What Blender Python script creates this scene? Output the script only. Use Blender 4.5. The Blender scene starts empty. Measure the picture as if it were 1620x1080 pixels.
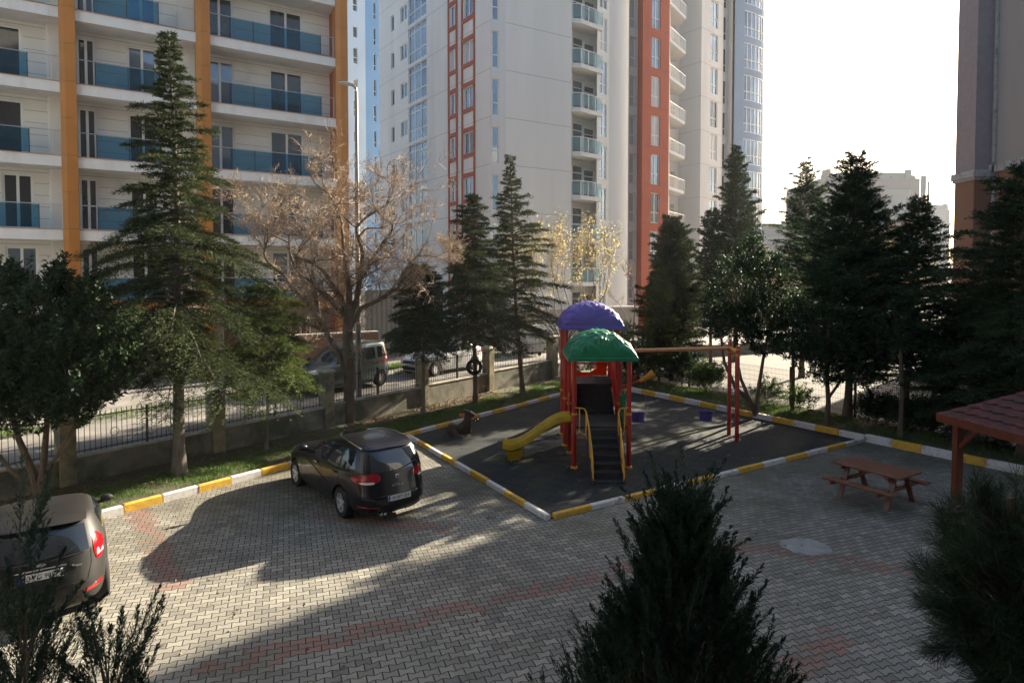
import bpy, bmesh, math, random
import numpy as np
from mathutils import Vector, Matrix
sc = bpy.context.scene
COL = sc.collection
R = math.radians
# ------------------------------------------------------------------ camera
EYE = 5.03; FPX = 1010.0; PITCH = 0.0344; CY = 474.0
cam_d = bpy.data.cameras.new("camera"); cam = bpy.data.objects.new("camera", cam_d); COL.objects.link(cam)
cam.location = (0, 0, EYE); cam.rotation_euler = (math.pi/2 - PITCH, 0, 0)
cam_d.sensor_width = 36; cam_d.lens = FPX/1620*36; cam_d.shift_y = -66/1620
cam_d.clip_start = 0.1; cam_d.clip_end = 3000
sc.camera = cam
sc.render.resolution_x = 1024; sc.render.resolution_y = 682
# ------------------------------------------------------------------ light
HAZE = 0.00032; SUN_AZ = 45.0; SUN_EL = 21.5
w = bpy.data.worlds.new("World"); sc.world = w; w.use_nodes = True
wt = w.node_tree; bg = wt.nodes['Background']
sky = wt.nodes.new('ShaderNodeTexSky'); sky.sky_type = 'NISHITA'; sky.sun_disc = False
sky.sun_elevation = R(SUN_EL); sky.sun_rotation = R(SUN_AZ); sky.dust_density = 3.0; sky.air_density = 1.0; sky.ozone_density = 1.2
wt.links.new(sky.outputs[0], bg.inputs[0]); bg.inputs[1].default_value = 0.066
sd = bpy.data.lights.new("sun", 'SUN'); sun = bpy.data.objects.new("sun", sd); COL.objects.link(sun)
sd.energy = 5.0; sd.angle = R(0.55); sd.color = (1.0, 0.885, 0.70)
sdir = Vector((math.sin(R(SUN_AZ))*math.cos(R(SUN_EL)), math.cos(R(SUN_AZ))*math.cos(R(SUN_EL)), math.sin(R(SUN_EL))))
sun.rotation_euler = sdir.to_track_quat('Z', 'Y').to_euler(); sun.location = (40, 40, 30)
sc.view_settings.view_transform = 'Standard'; sc.view_settings.look = 'None'
sc.view_settings.exposure = 2.2; sc.view_settings.gamma = 1
sc.cycles.max_bounces = 6; sc.cycles.transparent_max_bounces = 8
# ------------------------------------------------------------------ layout helpers (survey of the photo -> metres)
def ray(px, py):
    u = px-810; v = -(py-CY)
    return (u, FPX*math.cos(PITCH)+v*math.sin(PITCH), -FPX*math.sin(PITCH)+v*math.cos(PITCH))
def G(px, py, z=0.0):
    d = ray(px, py); t = (z-EYE)/d[2]; return (d[0]*t, d[1]*t)
def XY(px, Y): return ((px-810)/FPX*Y*1.0, Y)
def ZH(py, Y): return EYE + (439.3-py)/FPX*Y
# ------------------------------------------------------------------ materials
def nod(nt, t, **k):
    n = nt.nodes.new(t)
    for a, b in k.items(): setattr(n, a, b)
    return n
def M(name, col, rough=0.7, metal=0.0, var=0.0, vscale=3.0, bump=0.0, bscale=40.0, dirt=None, dscale=0.6, dlo=0.45, dhi=0.7, spec=0.5, coat=0.0, trans=0.0, col2=None, stretch=None):
    m = bpy.data.materials.new(name); m.use_nodes = True; nt = m.node_tree; p = nt.nodes['Principled BSDF']
    p.inputs['Roughness'].default_value = rough; p.inputs['Metallic'].default_value = metal
    p.inputs['Specular IOR Level'].default_value = spec
    if coat: p.inputs['Coat Weight'].default_value = coat; p.inputs['Coat Roughness'].default_value = 0.05
    c = (*col, 1); p.inputs['Base Color'].default_value = c
    geo = nod(nt, 'ShaderNodeNewGeometry'); vec = geo.outputs['Position']
    if stretch:
        mp = nod(nt, 'ShaderNodeMapping'); mp.inputs['Scale'].default_value = stretch; nt.links.new(vec, mp.inputs[0]); vec = mp.outputs[0]
    out = None
    if var > 0 or col2:
        n = nod(nt, 'ShaderNodeTexNoise'); n.inputs['Scale'].default_value = vscale; n.inputs['Detail'].default_value = 5
        nt.links.new(vec, n.inputs['Vector'])
        r = nod(nt, 'ShaderNodeValToRGB')
        r.color_ramp.elements[0].position = 0.3; r.color_ramp.elements[1].position = 0.7
        lo = tuple(x*(1-var) for x in col) if not col2 else col
        hi = tuple(min(1, x*(1+var)) for x in col) if not col2 else col2
        r.color_ramp.elements[0].color = (*lo, 1); r.color_ramp.elements[1].color = (*hi, 1)
        nt.links.new(n.outputs[0], r.inputs[0]); out = r.outputs[0]
    if dirt:
        n = nod(nt, 'ShaderNodeTexNoise'); n.inputs['Scale'].default_value = dscale; n.inputs['Detail'].default_value = 8
        n.inputs['Roughness'].default_value = 0.65
        nt.links.new(vec, n.inputs['Vector'])
        mr = nod(nt, 'ShaderNodeMapRange'); mr.inputs[1].default_value = dlo; mr.inputs[2].default_value = dhi
        nt.links.new(n.outputs[0], mr.inputs[0])
        mx = nod(nt, 'ShaderNodeMix', data_type='RGBA'); nt.links.new(mr.outputs[0], mx.inputs[0])
        if out: nt.links.new(out, mx.inputs[6])
        else: mx.inputs[6].default_value = c
        mx.inputs[7].default_value = (*dirt, 1); out = mx.outputs[2]
    if out: nt.links.new(out, p.inputs['Base Color'])
    if bump > 0:
        n = nod(nt, 'ShaderNodeTexNoise'); n.inputs['Scale'].default_value = bscale; n.inputs['Detail'].default_value = 4
        nt.links.new(vec, n.inputs['Vector'])
        b = nod(nt, 'ShaderNodeBump'); b.inputs['Strength'].default_value = bump; b.inputs['Distance'].default_value = 0.02
        nt.links.new(n.outputs[0], b.inputs['Height']); nt.links.new(b.outputs[0], p.inputs['Normal'])
    if trans > 0:
        tb = nod(nt, 'ShaderNodeBsdfTranslucent'); 
        if out: nt.links.new(out, tb.inputs[0])
        else: tb.inputs[0].default_value = c
        ms = nod(nt, 'ShaderNodeMixShader'); ms.inputs[0].default_value = trans
        nt.links.new(p.outputs[0], ms.inputs[1]); nt.links.new(tb.outputs[0], ms.inputs[2])
        nt.links.new(ms.outputs[0], nt.nodes['Material Output'].inputs[0])
    return m
def glass(name, tint, alpha_mix, rough=0.03, tcol=None):
    m = bpy.data.materials.new(name); m.use_nodes = True; nt = m.node_tree; p = nt.nodes['Principled BSDF']
    p.inputs['Base Color'].default_value = (*tint, 1); p.inputs['Roughness'].default_value = rough
    tr = nod(nt, 'ShaderNodeBsdfTransparent'); tr.inputs[0].default_value = (*tcol, 1) if tcol else (min(1, tint[0]*2.2+.15), min(1, tint[1]*2.2+.15), min(1, tint[2]*2.0+.2), 1)
    ms = nod(nt, 'ShaderNodeMixShader'); ms.inputs[0].default_value = alpha_mix
    nt.links.new(p.outputs[0], ms.inputs[1]); nt.links.new(tr.outputs[0], ms.inputs[2])
    nt.links.new(ms.outputs[0], nt.nodes['Material Output'].inputs[0])
    return m
def mth(nt, op, a, b=None, c=None):
    n = nod(nt, 'ShaderNodeMath', operation=op)
    for i, v in enumerate((a, b, c)):
        if v is None: continue
        if isinstance(v, (int, float)): n.inputs[i].default_value = v
        else: nt.links.new(v, n.inputs[i])
    return n.outputs[0]
# ------------------------------------------------------------------ mesh builder
ROOT = {}
class MB:
    def __init__(s): s.v = []; s.f = []; s.m = []
    def face(s, pts, m=0):
        k = len(s.v); s.v += [tuple(p) for p in pts]; s.f.append(tuple(range(k, k+len(pts)))); s.m.append(m)
    def grid(s, rows, m=0, close_u=False):
        k = len(s.v); nr = len(rows); nc = len(rows[0])
        for r in rows: s.v += [tuple(p) for p in r]
        for i in range(nr-1):
            for j in range(nc if close_u else nc-1):
                j2 = (j+1) % nc
                s.f.append((k+i*nc+j, k+i*nc+j2, k+(i+1)*nc+j2, k+(i+1)*nc+j)); s.m.append(m)
    def hexa(s, b, t, m=0):
        k = len(s.v); s.v += [tuple(p) for p in b]+[tuple(p) for p in t]; n = len(b)
        s.f.append(tuple(k+i for i in reversed(range(n)))); s.m.append(m)
        s.f.append(tuple(k+n+i for i in range(n))); s.m.append(m)
        for i in range(n):
            j = (i+1) % n; s.f.append((k+i, k+j, k+n+j, k+n+i)); s.m.append(m)
    def box(s, x0, x1, y0, y1, z0, z1, m=0, T=None):
        b = [(x0, y0, z0), (x1, y0, z0), (x1, y1, z0), (x0, y1, z0)]; t = [(x0, y0, z1), (x1, y0, z1), (x1, y1, z1), (x0, y1, z1)]
        if T: b = [T(*p) for p in b]; t = [T(*p) for p in t]
        s.hexa(b, t, m)
    def beam(s, a, b, w, h, m=0, up=(0, 0, 1)):
        a = Vector(a); b = Vector(b); d = (b-a).normalized(); u = Vector(up)
        if abs(d.dot(u)) > 0.98: u = Vector((1, 0, 0))
        x = d.cross(u).normalized()*w/2; y = x.cross(d).normalized()*h/2
        s.hexa([a-x-y, a+x-y, a+x+y, a-x+y], [b-x-y, b+x-y, b+x+y, b-x+y], m)
    def tube(s, pts, rad, n=10, m=0, cap=True):
        pts = [Vector(p) for p in pts]; rr = rad if hasattr(rad, '__len__') else [rad]*len(pts)
        k = len(s.v); nr = len(pts); pu = None
        for i, p in enumerate(pts):
            d = (pts[min(i+1, nr-1)]-pts[max(i-1, 0)])
            if d.length < 1e-9: d = Vector((0, 0, 1))
            d.normalize()
            if pu is None:
                u = Vector((0, 0, 1)) if abs(d.z) < 0.9 else Vector((1, 0, 0))
                u = (u-d*u.dot(d)).normalized()
            else:
                u = pu-d*pu.dot(d)
                u = u.normalized() if u.length > 1e-6 else Vector((1, 0, 0))
            pu = u; v = d.cross(u)
            for j in range(n):
                a = 2*math.pi*j/n; s.v.append(tuple(p+u*math.cos(a)*rr[i]+v*math.sin(a)*rr[i]))
        for i in range(nr-1):
            for j in range(n):
                j2 = (j+1) % n; s.f.append((k+i*n+j, k+i*n+j2, k+(i+1)*n+j2, k+(i+1)*n+j)); s.m.append(m)
        if cap:
            s.f.append(tuple(k+j for j in reversed(range(n)))); s.m.append(m)
            s.f.append(tuple(k+(nr-1)*n+j for j in range(n))); s.m.append(m)
    def lathe(s, prof, c=(0, 0, 0), axis='z', n=24, m=0):
        rows = []
        for r, h in prof:
            row = []
            for j in range(n):
                a = 2*math.pi*j/n; x, y = r*math.cos(a), r*math.sin(a)
                p = (x, y, h) if axis == 'z' else (x, h, y)
                row.append((c[0]+p[0], c[1]+p[1], c[2]+p[2]))
            rows.append(row)
        s.grid(rows, m, close_u=True)
    def prism(s, outline, a, b, T, m=0):     # outline 2-D, extruded between offsets a and b through T(u,v,d)
        s.hexa([T(u, v, a) for u, v in outline], [T(u, v, b) for u, v in outline], m)
    def build(s, name, mats, parent=None, smooth=False, local=False, bevel=0.0, label=None):
        me = bpy.data.meshes.new(name)
        off = (0, 0, 0)
        if parent is not None and not local:
            r = parent
            while r.parent: r = r.parent
            off = r.location
        me.from_pydata([(x-off[0], y-off[1], z-off[2]) for x, y, z in s.v], [], s.f)
        if not isinstance(mats, (list, tuple)): mats = [mats]
        for m in mats: me.materials.append(m)
        if len(mats) > 1: me.polygons.foreach_set('material_index', s.m)
        if smooth: me.polygons.foreach_set('use_smooth', [True]*len(me.polygons))
        bm = bmesh.new(); bm.from_mesh(me); bmesh.ops.recalc_face_normals(bm, faces=bm.faces); bm.to_mesh(me); bm.free()
        me.update()
        o = bpy.data.objects.new(name, me); COL.objects.link(o)
        if parent is not None: o.parent = parent
        if bevel:
            b = o.modifiers.new('bevel', 'BEVEL'); b.width = bevel; b.segments = 2; b.limit_method = 'ANGLE'; b.angle_limit = R(40)
        if smooth and bevel == 0:
            try: me.set_sharp_from_angle(angle=R(40))
            except Exception: pass
        if label: o['label'] = label
        return o
def thing(name, label, cat, loc=(0, 0, 0), rz=0.0, group=None):
    o = bpy.data.objects.new(name, None); COL.objects.link(o); o.location = loc; o.rotation_euler = (0, 0, rz)
    o.empty_display_size = 0.3
    o['label'] = label; o['category'] = cat
    if group: o['group'] = group
    return o
def tag(o, label, cat, group=None, kind=None):
    o['label'] = label; o['category'] = cat
    if group: o['group'] = group
    if kind: o['kind'] = kind
    return o
def struct(o): o['kind'] = 'structure'; return o
def text_mesh(txt, size, mat, parent, mtx, name='lettering', ext=0.002, sx=1.0, align='CENTER'):
    c = bpy.data.curves.new(name, 'FONT'); c.body = txt; c.size = size; c.extrude = ext; c.align_x = align; c.align_y = 'CENTER'; c.resolution_u = 2
    t = bpy.data.objects.new(name, c); COL.objects.link(t)
    bpy.context.view_layer.update()
    dg = bpy.context.evaluated_depsgraph_get()
    me = bpy.data.meshes.new_from_object(t.evaluated_get(dg))
    me.transform(mtx @ Matrix.Diagonal((sx, 1, 1, 1))); me.materials.clear(); me.materials.append(mat)
    bpy.data.objects.remove(t); bpy.data.curves.remove(c)
    o = bpy.data.objects.new(name, me); COL.objects.link(o); o.parent = parent
    return o
# raw numpy mesh: triangles / quads in bulk
def np_mesh(name, V, F, mat, parent=None, mats_idx=None, smooth=False):
    me = bpy.data.meshes.new(name); V = np.asarray(V, np.float32); F = np.asarray(F, np.int32)
    if parent is not None:
        r = parent
        while r.parent: r = r.parent
        V = V-np.array(r.location, np.float32)
    k = F.shape[1]
    me.vertices.add(len(V)); me.vertices.foreach_set('co', V.ravel())
    me.loops.add(F.size); me.loops.foreach_set('vertex_index', F.ravel())
    me.polygons.add(len(F)); me.polygons.foreach_set('loop_start', np.arange(0, F.size, k, dtype=np.int32))
    try: me.polygons.foreach_set('loop_total', np.full(len(F), k, np.int32))
    except Exception: pass
    for m in (mat if isinstance(mat, (list, tuple)) else [mat]): me.materials.append(m)
    if mats_idx is not None: me.polygons.foreach_set('material_index', np.asarray(mats_idx, np.int32))
    me.update(calc_edges=True); me.validate()
    o = bpy.data.objects.new(name, me); COL.objects.link(o)
    if parent is not None: o.parent = parent
    return o
def nrm(a): return a/np.maximum(np.linalg.norm(a, axis=1, keepdims=True), 1e-9)
def blades(P, D, L, W, rng, fold=False):
    """thin leaf/needle shapes: P base, D direction, L length, W half width -> quads (diamonds)"""
    P = np.asarray(P); n = len(P); D = nrm(np.asarray(D))
    S = nrm(np.cross(D, rng.normal(size=(n, 3)))); L = np.broadcast_to(L, n)[:, None]; W = np.broadcast_to(W, n)[:, None]
    mid = P+D*L*0.5
    up = np.cross(S, D)*W*(0.5 if fold else 0.0)
    V = np.stack([P, mid+S*W+up, P+D*L, mid-S*W+up], 1).reshape(-1, 3)
    F = np.arange(4*n).reshape(n, 4)
    return V, F
# ------------------------------------------------------------------ material library
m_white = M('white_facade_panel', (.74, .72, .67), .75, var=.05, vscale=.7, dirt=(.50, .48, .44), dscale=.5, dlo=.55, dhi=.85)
m_fascia = M('balcony_slab_paint', (.74, .73, .71), .7, var=.04, dirt=(.5, .46, .38), dlo=.52, dhi=.8, stretch=(1, 1, .3))
m_groove = M('groove_dark', (.16, .15, .14), .9)
m_orange = M('orange_cladding', (.47, .185, .035), .42, metal=.2, var=.10, vscale=1.2, bump=.05, bscale=2)
m_cap = M('terracotta_cap', (.42, .25, .17), .8)
m_frame = M('white_window_frame', (.78, .78, .76), .45)
m_dark = M('dark_room_glass', (.022, .022, .024), .04, spec=.8, var=.5, vscale=.9)
m_pane = M('window_glass', (.20, .245, .285), .03, metal=.65, spec=1.0, var=.35, vscale=.35)
m_curtain = M('curtain_behind_glass', (.42, .42, .40), .35, var=.25, vscale=2.5, spec=.8, stretch=(3, 3, .2))
m_blueglass = glass('blue_balcony_glass', (.05, .14, .20), .84, .04, (.46, .68, .80))
m_cyanglass = glass('pale_balcony_glass', (.35, .55, .58), .68, .04, (.72, .90, .92))
m_steel = M('steel_rail', (.55, .55, .54), .3, metal=.8)
m_tow = M('tower_cream_render', (.68, .67, .645), .85, var=.07, vscale=.4, dirt=(.55, .53, .50), dscale=.35, dlo=.5, dhi=.8, bump=.1, bscale=60, stretch=(1, 1, .12))
m_towblue = M('tower_blue_grey_render', (.24, .32, .44), .85, var=.05, vscale=.3)
m_sky_blue = M('pale_blue_render', (.42, .52, .64), .85, var=.05, vscale=.3)
m_mid_blue = M('mid_blue_render', (.20, .36, .58), .85, var=.05, vscale=.3)
m_red = M('red_render', (.42, .095, .045), .8, var=.07, vscale=.4)
m_redband = M('red_window_band', (.36, .085, .05), .8, var=.08)
m_salmon = M('salmon_render', (.23, .12, .075), .9, var=.06, vscale=.5, dirt=(.20, .105, .07), dscale=.3, dlo=.5, dhi=.85, bump=.15, bscale=30, stretch=(1, 1, .25))
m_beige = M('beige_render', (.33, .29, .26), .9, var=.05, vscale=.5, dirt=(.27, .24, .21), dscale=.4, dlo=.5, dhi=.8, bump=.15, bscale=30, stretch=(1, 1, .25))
m_stone = M('grey_cornice', (.38, .36, .34), .9, var=.12, dirt=(.12, .12, .10), dscale=2.5, dlo=.5, dhi=.7)
m_asphalt = M('street_paving', (.24, .22, .195), .9, var=.12, vscale=1.5, bump=.3, bscale=30, dirt=(.14, .13, .115), dscale=.5)
m_lot = M('lot_concrete', (.125, .112, .092), .9, var=.12, vscale=1.2, bump=.2, bscale=25, dirt=(.085, .078, .065), dscale=.4)
m_conc = M('weathered_concrete', (.22, .20, .16), .95, var=.25, vscale=2.2, bump=.5, bscale=18, dirt=(.085, .095, .055), dscale=1.2, dlo=.42, dhi=.62)
m_pill = M('pillar_concrete', (.30, .25, .15), .95, var=.25, vscale=4, bump=.5, bscale=25, dirt=(.10, .10, .07), dscale=1.4, dlo=.45, dhi=.65)
m_cope = M('coping_light', (.50, .46, .38), .9, var=.15, vscale=6, dirt=(.2, .19, .12), dscale=2)
m_iron = M('black_iron', (.02, .02, .022), .5, metal=.4)
m_yellow = M('kerb_yellow', (.62, .36, .035), .75, var=.14, vscale=9, bump=.4, bscale=30, dirt=(.26, .22, .15), dscale=5, dlo=.56, dhi=.68)
m_kwhite = M('kerb_white', (.60, .57, .55), .75, var=.10, vscale=9, bump=.4, bscale=30, dirt=(.24, .22, .19), dscale=5, dlo=.56, dhi=.68)
m_soil = M('soil', (.085, .062, .040), 1, var=.4, vscale=5, bump=.8, bscale=20, col2=(.05, .065, .022))
m_grass = M('grass', (.055, .11, .02), .7, col2=(.13, .20, .04), vscale=6, trans=.35)
m_litter = M('dead_leaves', (.20, .10, .045), .9, col2=(.32, .20, .10), vscale=30)
m_earth = M('earth', (.16, .13, .10), 1, var=.3, vscale=.4, bump=.6, bscale=3)
m_rubber = M('rubber_mat', (.052, .058, .058), .85, var=.3, vscale=1.3, bump=.6, bscale=60, dirt=(.085, .088, .04), dscale=.8, dlo=.48, dhi=.68)
m_bark = M('bark', (.13, .095, .065), .95, var=.35, vscale=9, bump=1, bscale=25, stretch=(1, 1, .25))
m_barkg = M('grey_bark', (.20, .17, .14), .95, var=.35, vscale=9, bump=1, bscale=25, stretch=(1, 1, .25), dirt=(.07, .065, .05), dscale=2)
m_twig = M('pale_twig', (.32, .235, .17), .85, var=.25, vscale=3)
m_needle = M('needles', (.018, .032, .015), .85, col2=(.080, .098, .036), vscale=1.3, trans=.15, spec=.15)
m_needle2 = M('dark_needles', (.018, .036, .019), .85, col2=(.055, .085, .036), vscale=1.5, trans=.28, spec=.15)
m_needle3 = M('light_needles', (.045, .075, .018), .8, col2=(.12, .15, .04), vscale=2, trans=.28, spec=.2)
m_cyp = M('cypress_scale_leaves', (.014, .034, .018), .7, col2=(.046, .082, .040), vscale=2.5, trans=.15)
m_leaf = M('glossy_leaves', (.011, .028, .011), .58, col2=(.034, .066, .020), vscale=4, trans=.25, spec=.3)
m_leafl = M('light_leaves', (.05, .10, .02), .5, col2=(.14, .20, .04), vscale=4, trans=.4)
m_yleaf = M('yellow_leaves', (.50, .42, .16), .6, col2=(.62, .56, .30), vscale=5, trans=.5)
m_seed = M('brown_seed_pods', (.22, .155, .10), .8, col2=(.42, .33, .23), vscale=8, trans=.3)
m_hazeleaf = M('autumn_far_leaves', (.22, .18, .10), .8, col2=(.34, .29, .17), vscale=1, trans=.3)
m_pred = M('playground_red_paint', (.36, .022, .012), .35, var=.12, vscale=8, coat=.3)
m_plas_r = M('red_plastic', (.42, .02, .012), .4, var=.1)
m_plas_g = M('green_plastic', (.006, .17, .070), .38, var=.18, vscale=4, bump=.15, bscale=8, dirt=(.03, .13, .07), dscale=3, dlo=.55, dhi=.75)
m_plas_p = M('purple_plastic', (.105, .070, .32), .42, var=.10, vscale=4, bump=.15, bscale=8)
m_plas_y = M('yellow_plastic', (.46, .31, .015), .45, var=.22, vscale=3, dirt=(.24, .17, .05), dscale=3, dlo=.55, dhi=.75)
m_plas_o = M('orange_plastic', (.85, .085, .012), .4, var=.1, trans=.3)
m_ptube = M('yellow_rail', (.62, .30, .02), .4, var=.1)
m_beam = M('tan_beam', (.60, .30, .13), .5, var=.1)
m_ramp = M('dark_deck', (.028, .028, .030), .7, var=.3, vscale=5)
m_wood = M('red_stained_wood', (.17, .050, .020), .38, dirt=(.09, .045, .028), dscale=5, dlo=.5, dhi=.65, var=.45, vscale=3, stretch=(4, 4, 4), bump=.2, bscale=50, coat=.25)
m_post = M('gazebo_wood', (.15, .035, .013), .5, var=.2, vscale=6)
m_shing = M('red_shingle', (.10, .026, .024), .9, dirt=(.045, .035, .022), dscale=2.5, dlo=.5, dhi=.72, var=.35, vscale=7, bump=.5, bscale=40)
m_tyre = M('tyre', (.015, .015, .015), .9)
m_rim = M('alloy_rim', (.62, .62, .62), .35, metal=.45)
m_cglass = M('car_glass', (.012, .016, .02), .03, spec=1.0)
m_black = M('black_car_paint', (.0025, .003, .006), .32, coat=.45, spec=.3)
m_brown = M('taupe_car_paint', (.016, .015, .014), .5, metal=0, coat=.2, spec=.25, dirt=(.026, .024, .021), dscale=1.5, dlo=.4, dhi=.9)
m_silver = M('grey_green_van_paint', (.065, .088, .094), .35, metal=.5, coat=.8)
m_silver2 = M('silver_car_paint', (.68, .69, .70), .32, metal=.5, coat=.8)
m_trim = M('black_trim', (.014, .014, .015), .6)
m_tail = M('red_tail_lamp', (.30, .006, .010), .15, coat=1)
m_lampw = M('clear_lamp', (.62, .62, .62), .12, coat=1)
m_plate = M('plate_white', (.62, .62, .60), .5)
m_pblue = M('plate_blue', (.01, .05, .35), .5)
m_ink = M('black_ink', (.012, .012, .012), .6)
m_chrome = M('chrome', (.7, .7, .7), .15, metal=1)
m_galv = M('galvanised_pole', (.22, .20, .18), .5, metal=.5, var=.2, vscale=2, dirt=(.25, .14, .08), dscale=2, dlo=.6, dhi=.75)
m_lamphead = M('lamp_housing', (.45, .45, .44), .5)
m_hoard = M('dark_hoarding', (.028, .034, .040), .7, var=.2, vscale=1.5)
m_wbin = M('white_bin', (.60, .60, .58), .5, var=.08, vscale=3, dirt=(.3, .28, .25), dscale=2)
m_toy = M('dark_toy_plastic', (.010, .005, .006), .35, var=.3, vscale=4)
m_toyo = M('toy_orange', (.55, .12, .02), .5)
m_far1 = M('far_concrete', (.06, .075, .088), .9, var=.06, vscale=.1)
m_far2 = M('far_brick_band', (.065, .055, .06), .9)
m_far3 = M('far_panel', (.11, .125, .135), .8)
m_hill = M('hillside', (.20, .19, .15), 1, var=.3, vscale=.05)
m_cover = M('manhole_concrete', (.30, .30, .28), .9, var=.12, vscale=4, bump=.3, dirt=(.2, .2, .19), dscale=3)
# --- interlocking pavers
def mat_paver():
    m = bpy.data.materials.new('interlocking_pavers'); m.use_nodes = True; nt = m.node_tree; p = nt.nodes['Principled BSDF']
    p.inputs['Roughness'].default_value = .85
    geo = nod(nt, 'ShaderNodeNewGeometry'); sep = nod(nt, 'ShaderNodeSeparateXYZ'); nt.links.new(geo.outputs['Position'], sep.inputs[0])
    X, Y = sep.outputs[0], sep.outputs[1]
    az = R(70.5)                                  # direction of the courses
    su, cu = math.sin(az), math.cos(az)
    u = mth(nt, 'ADD', mth(nt, 'MULTIPLY', X, su), mth(nt, 'MULTIPLY', Y, cu))
    v = mth(nt, 'SUBTRACT', mth(nt, 'MULTIPLY', Y, su), mth(nt, 'MULTIPLY', X, cu))
    BW, RH = .20, .128
    tri = mth(nt, 'PINGPONG', mth(nt, 'ADD', u, 50.0), BW/2)        # 0..BW/2
    tt = mth(nt, 'SUBTRACT', mth(nt, 'MULTIPLY', tri, 4/BW), 1.0)     # -1..1
    tt = mth(nt, 'MINIMUM', mth(nt, 'MAXIMUM', mth(nt, 'MULTIPLY', tt, 1.6), -1.0), 1.0)
    ph = mth(nt, 'COSINE', mth(nt, 'MULTIPLY', v, math.pi/RH))
    v2 = mth(nt, 'ADD', v, mth(nt, 'MULTIPLY', mth(nt, 'MULTIPLY', tt, ph), .016))
    cmb = nod(nt, 'ShaderNodeCombineXYZ'); nt.links.new(mth(nt, 'ADD', u, 50.0), cmb.inputs[0]); nt.links.new(mth(nt, 'ADD', v2, RH*400), cmb.inputs[1])
    br = nod(nt, 'ShaderNodeTexBrick'); br.offset = .5; br.inputs['Scale'].default_value = 1.0
    br.inputs['Brick Width'].default_value = BW; br.inputs['Row Height'].default_value = RH
    br.inputs['Mortar Size'].default_value = .0095; br.inputs['Mortar Smooth'].default_value = .3; br.inputs['Bias'].default_value = 0
    br.inputs['Color1'].default_value = (.270, .250, .205, 1); br.inputs['Color2'].default_value = (.20, .188, .160, 1); br.inputs['Mortar'].default_value = (.022, .022, .016, 1)
    nt.links.new(cmb.outputs[0], br.inputs['Vector'])
    u50 = mth(nt, 'ADD', u, 50.0); v400 = mth(nt, 'ADD', v2, RH*400)
    row = mth(nt, 'FLOOR', mth(nt, 'DIVIDE', v400, RH)); off = mth(nt, 'MULTIPLY', mth(nt, 'SUBTRACT', 1.0, mth(nt, 'MODULO', row, 2.0)), BW/2)
    colm = mth(nt, 'FLOOR', mth(nt, 'DIVIDE', mth(nt, 'ADD', u50, off), BW))
    uc = mth(nt, 'SUBTRACT', mth(nt, 'MULTIPLY', mth(nt, 'ADD', colm, .5), BW), mth(nt, 'ADD', off, 50.0)); vc = mth(nt, 'SUBTRACT', mth(nt, 'MULTIPLY', mth(nt, 'ADD', row, .5), RH), RH*400)
    XW, YW = X, Y
    X = mth(nt, 'SUBTRACT', mth(nt, 'MULTIPLY', uc, su), mth(nt, 'MULTIPLY', vc, cu)); Y = mth(nt, 'ADD', mth(nt, 'MULTIPLY', uc, cu), mth(nt, 'MULTIPLY', vc, su))
    def band(ax, ay, bx, by, wd):
        L = math.hypot(bx-ax, by-ay); dx, dy = (bx-ax)/L, (by-ay)/L
        rx = mth(nt, 'SUBTRACT', X, ax); ry = mth(nt, 'SUBTRACT', Y, ay)
        al = mth(nt, 'ADD', mth(nt, 'MULTIPLY', rx, dx), mth(nt, 'MULTIPLY', ry, dy))
        pe = mth(nt, 'ABSOLUTE', mth(nt, 'SUBTRACT', mth(nt, 'MULTIPLY', ry, dx), mth(nt, 'MULTIPLY', rx, dy)))
        al = mth(nt, 'ABSOLUTE', mth(nt, 'SUBTRACT', al, L/2))
        a = mth(nt, 'LESS_THAN', al, L/2); b = mth(nt, 'LESS_THAN', pe, wd/2)
        return mth(nt, 'MULTIPLY', a, b)
    bands = [(2.6, 11.2, -4.0, 8.0, .42), (-8.2, 13.8, -5.45, 10.2, .42), (2.4, 11.15, 4.6, 11.95, .42), (4.4, 11.85, 7.6, 10.45, .45), (-4.2, 13.4, -1.2, 12.6, .4), (3.0, 7.6, 4.6, 8.8, .5), (7.0, 9.6, 8.2, 11.0, .4)]
    tot = None
    for bnd in bands:
        k = band(*bnd); tot = k if tot is None else mth(nt, 'MAXIMUM', tot, k)
    nz = nod(nt, 'ShaderNodeTexWhiteNoise', noise_dimensions='2D')
    cid = nod(nt, 'ShaderNodeCombineXYZ'); nt.links.new(colm, cid.inputs[0]); nt.links.new(row, cid.inputs[1]); nt.links.new(cid.outputs[0], nz.inputs[0])
    redm = mth(nt, 'MULTIPLY', tot, mth(nt, 'MULTIPLY_ADD', mth(nt, 'GREATER_THAN', nz.outputs[0], .30), mth(nt, 'MULTIPLY_ADD', nz.outputs[0], .4, .25), .06))
    notm = mth(nt, 'SUBTRACT', 1.0, br.outputs['Fac'])
    redm = mth(nt, 'MULTIPLY', redm, notm)
    # per brick tone
    br2 = nod(nt, 'ShaderNodeMix', data_type='RGBA', blend_type='MULTIPLY'); br2.inputs[0].default_value = 1
    tone = nod(nt, 'ShaderNodeMapRange'); tone.inputs[3].default_value = .74; tone.inputs[4].default_value = 1.16; nt.links.new(nz.outputs[0], tone.inputs[0])
    cc = nod(nt, 'ShaderNodeCombineColor'); [nt.links.new(tone.outputs[0], cc.inputs[i]) for i in range(3)]
    nt.links.new(br.outputs['Color'], br2.inputs[6]); nt.links.new(cc.outputs[0], br2.inputs[7])
    mx = nod(nt, 'ShaderNodeMix', data_type='RGBA'); nt.links.new(redm, mx.inputs[0]); nt.links.new(br2.outputs[2], mx.inputs[6]); mx.inputs[7].default_value = (.24, .085, .06, 1)
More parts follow.
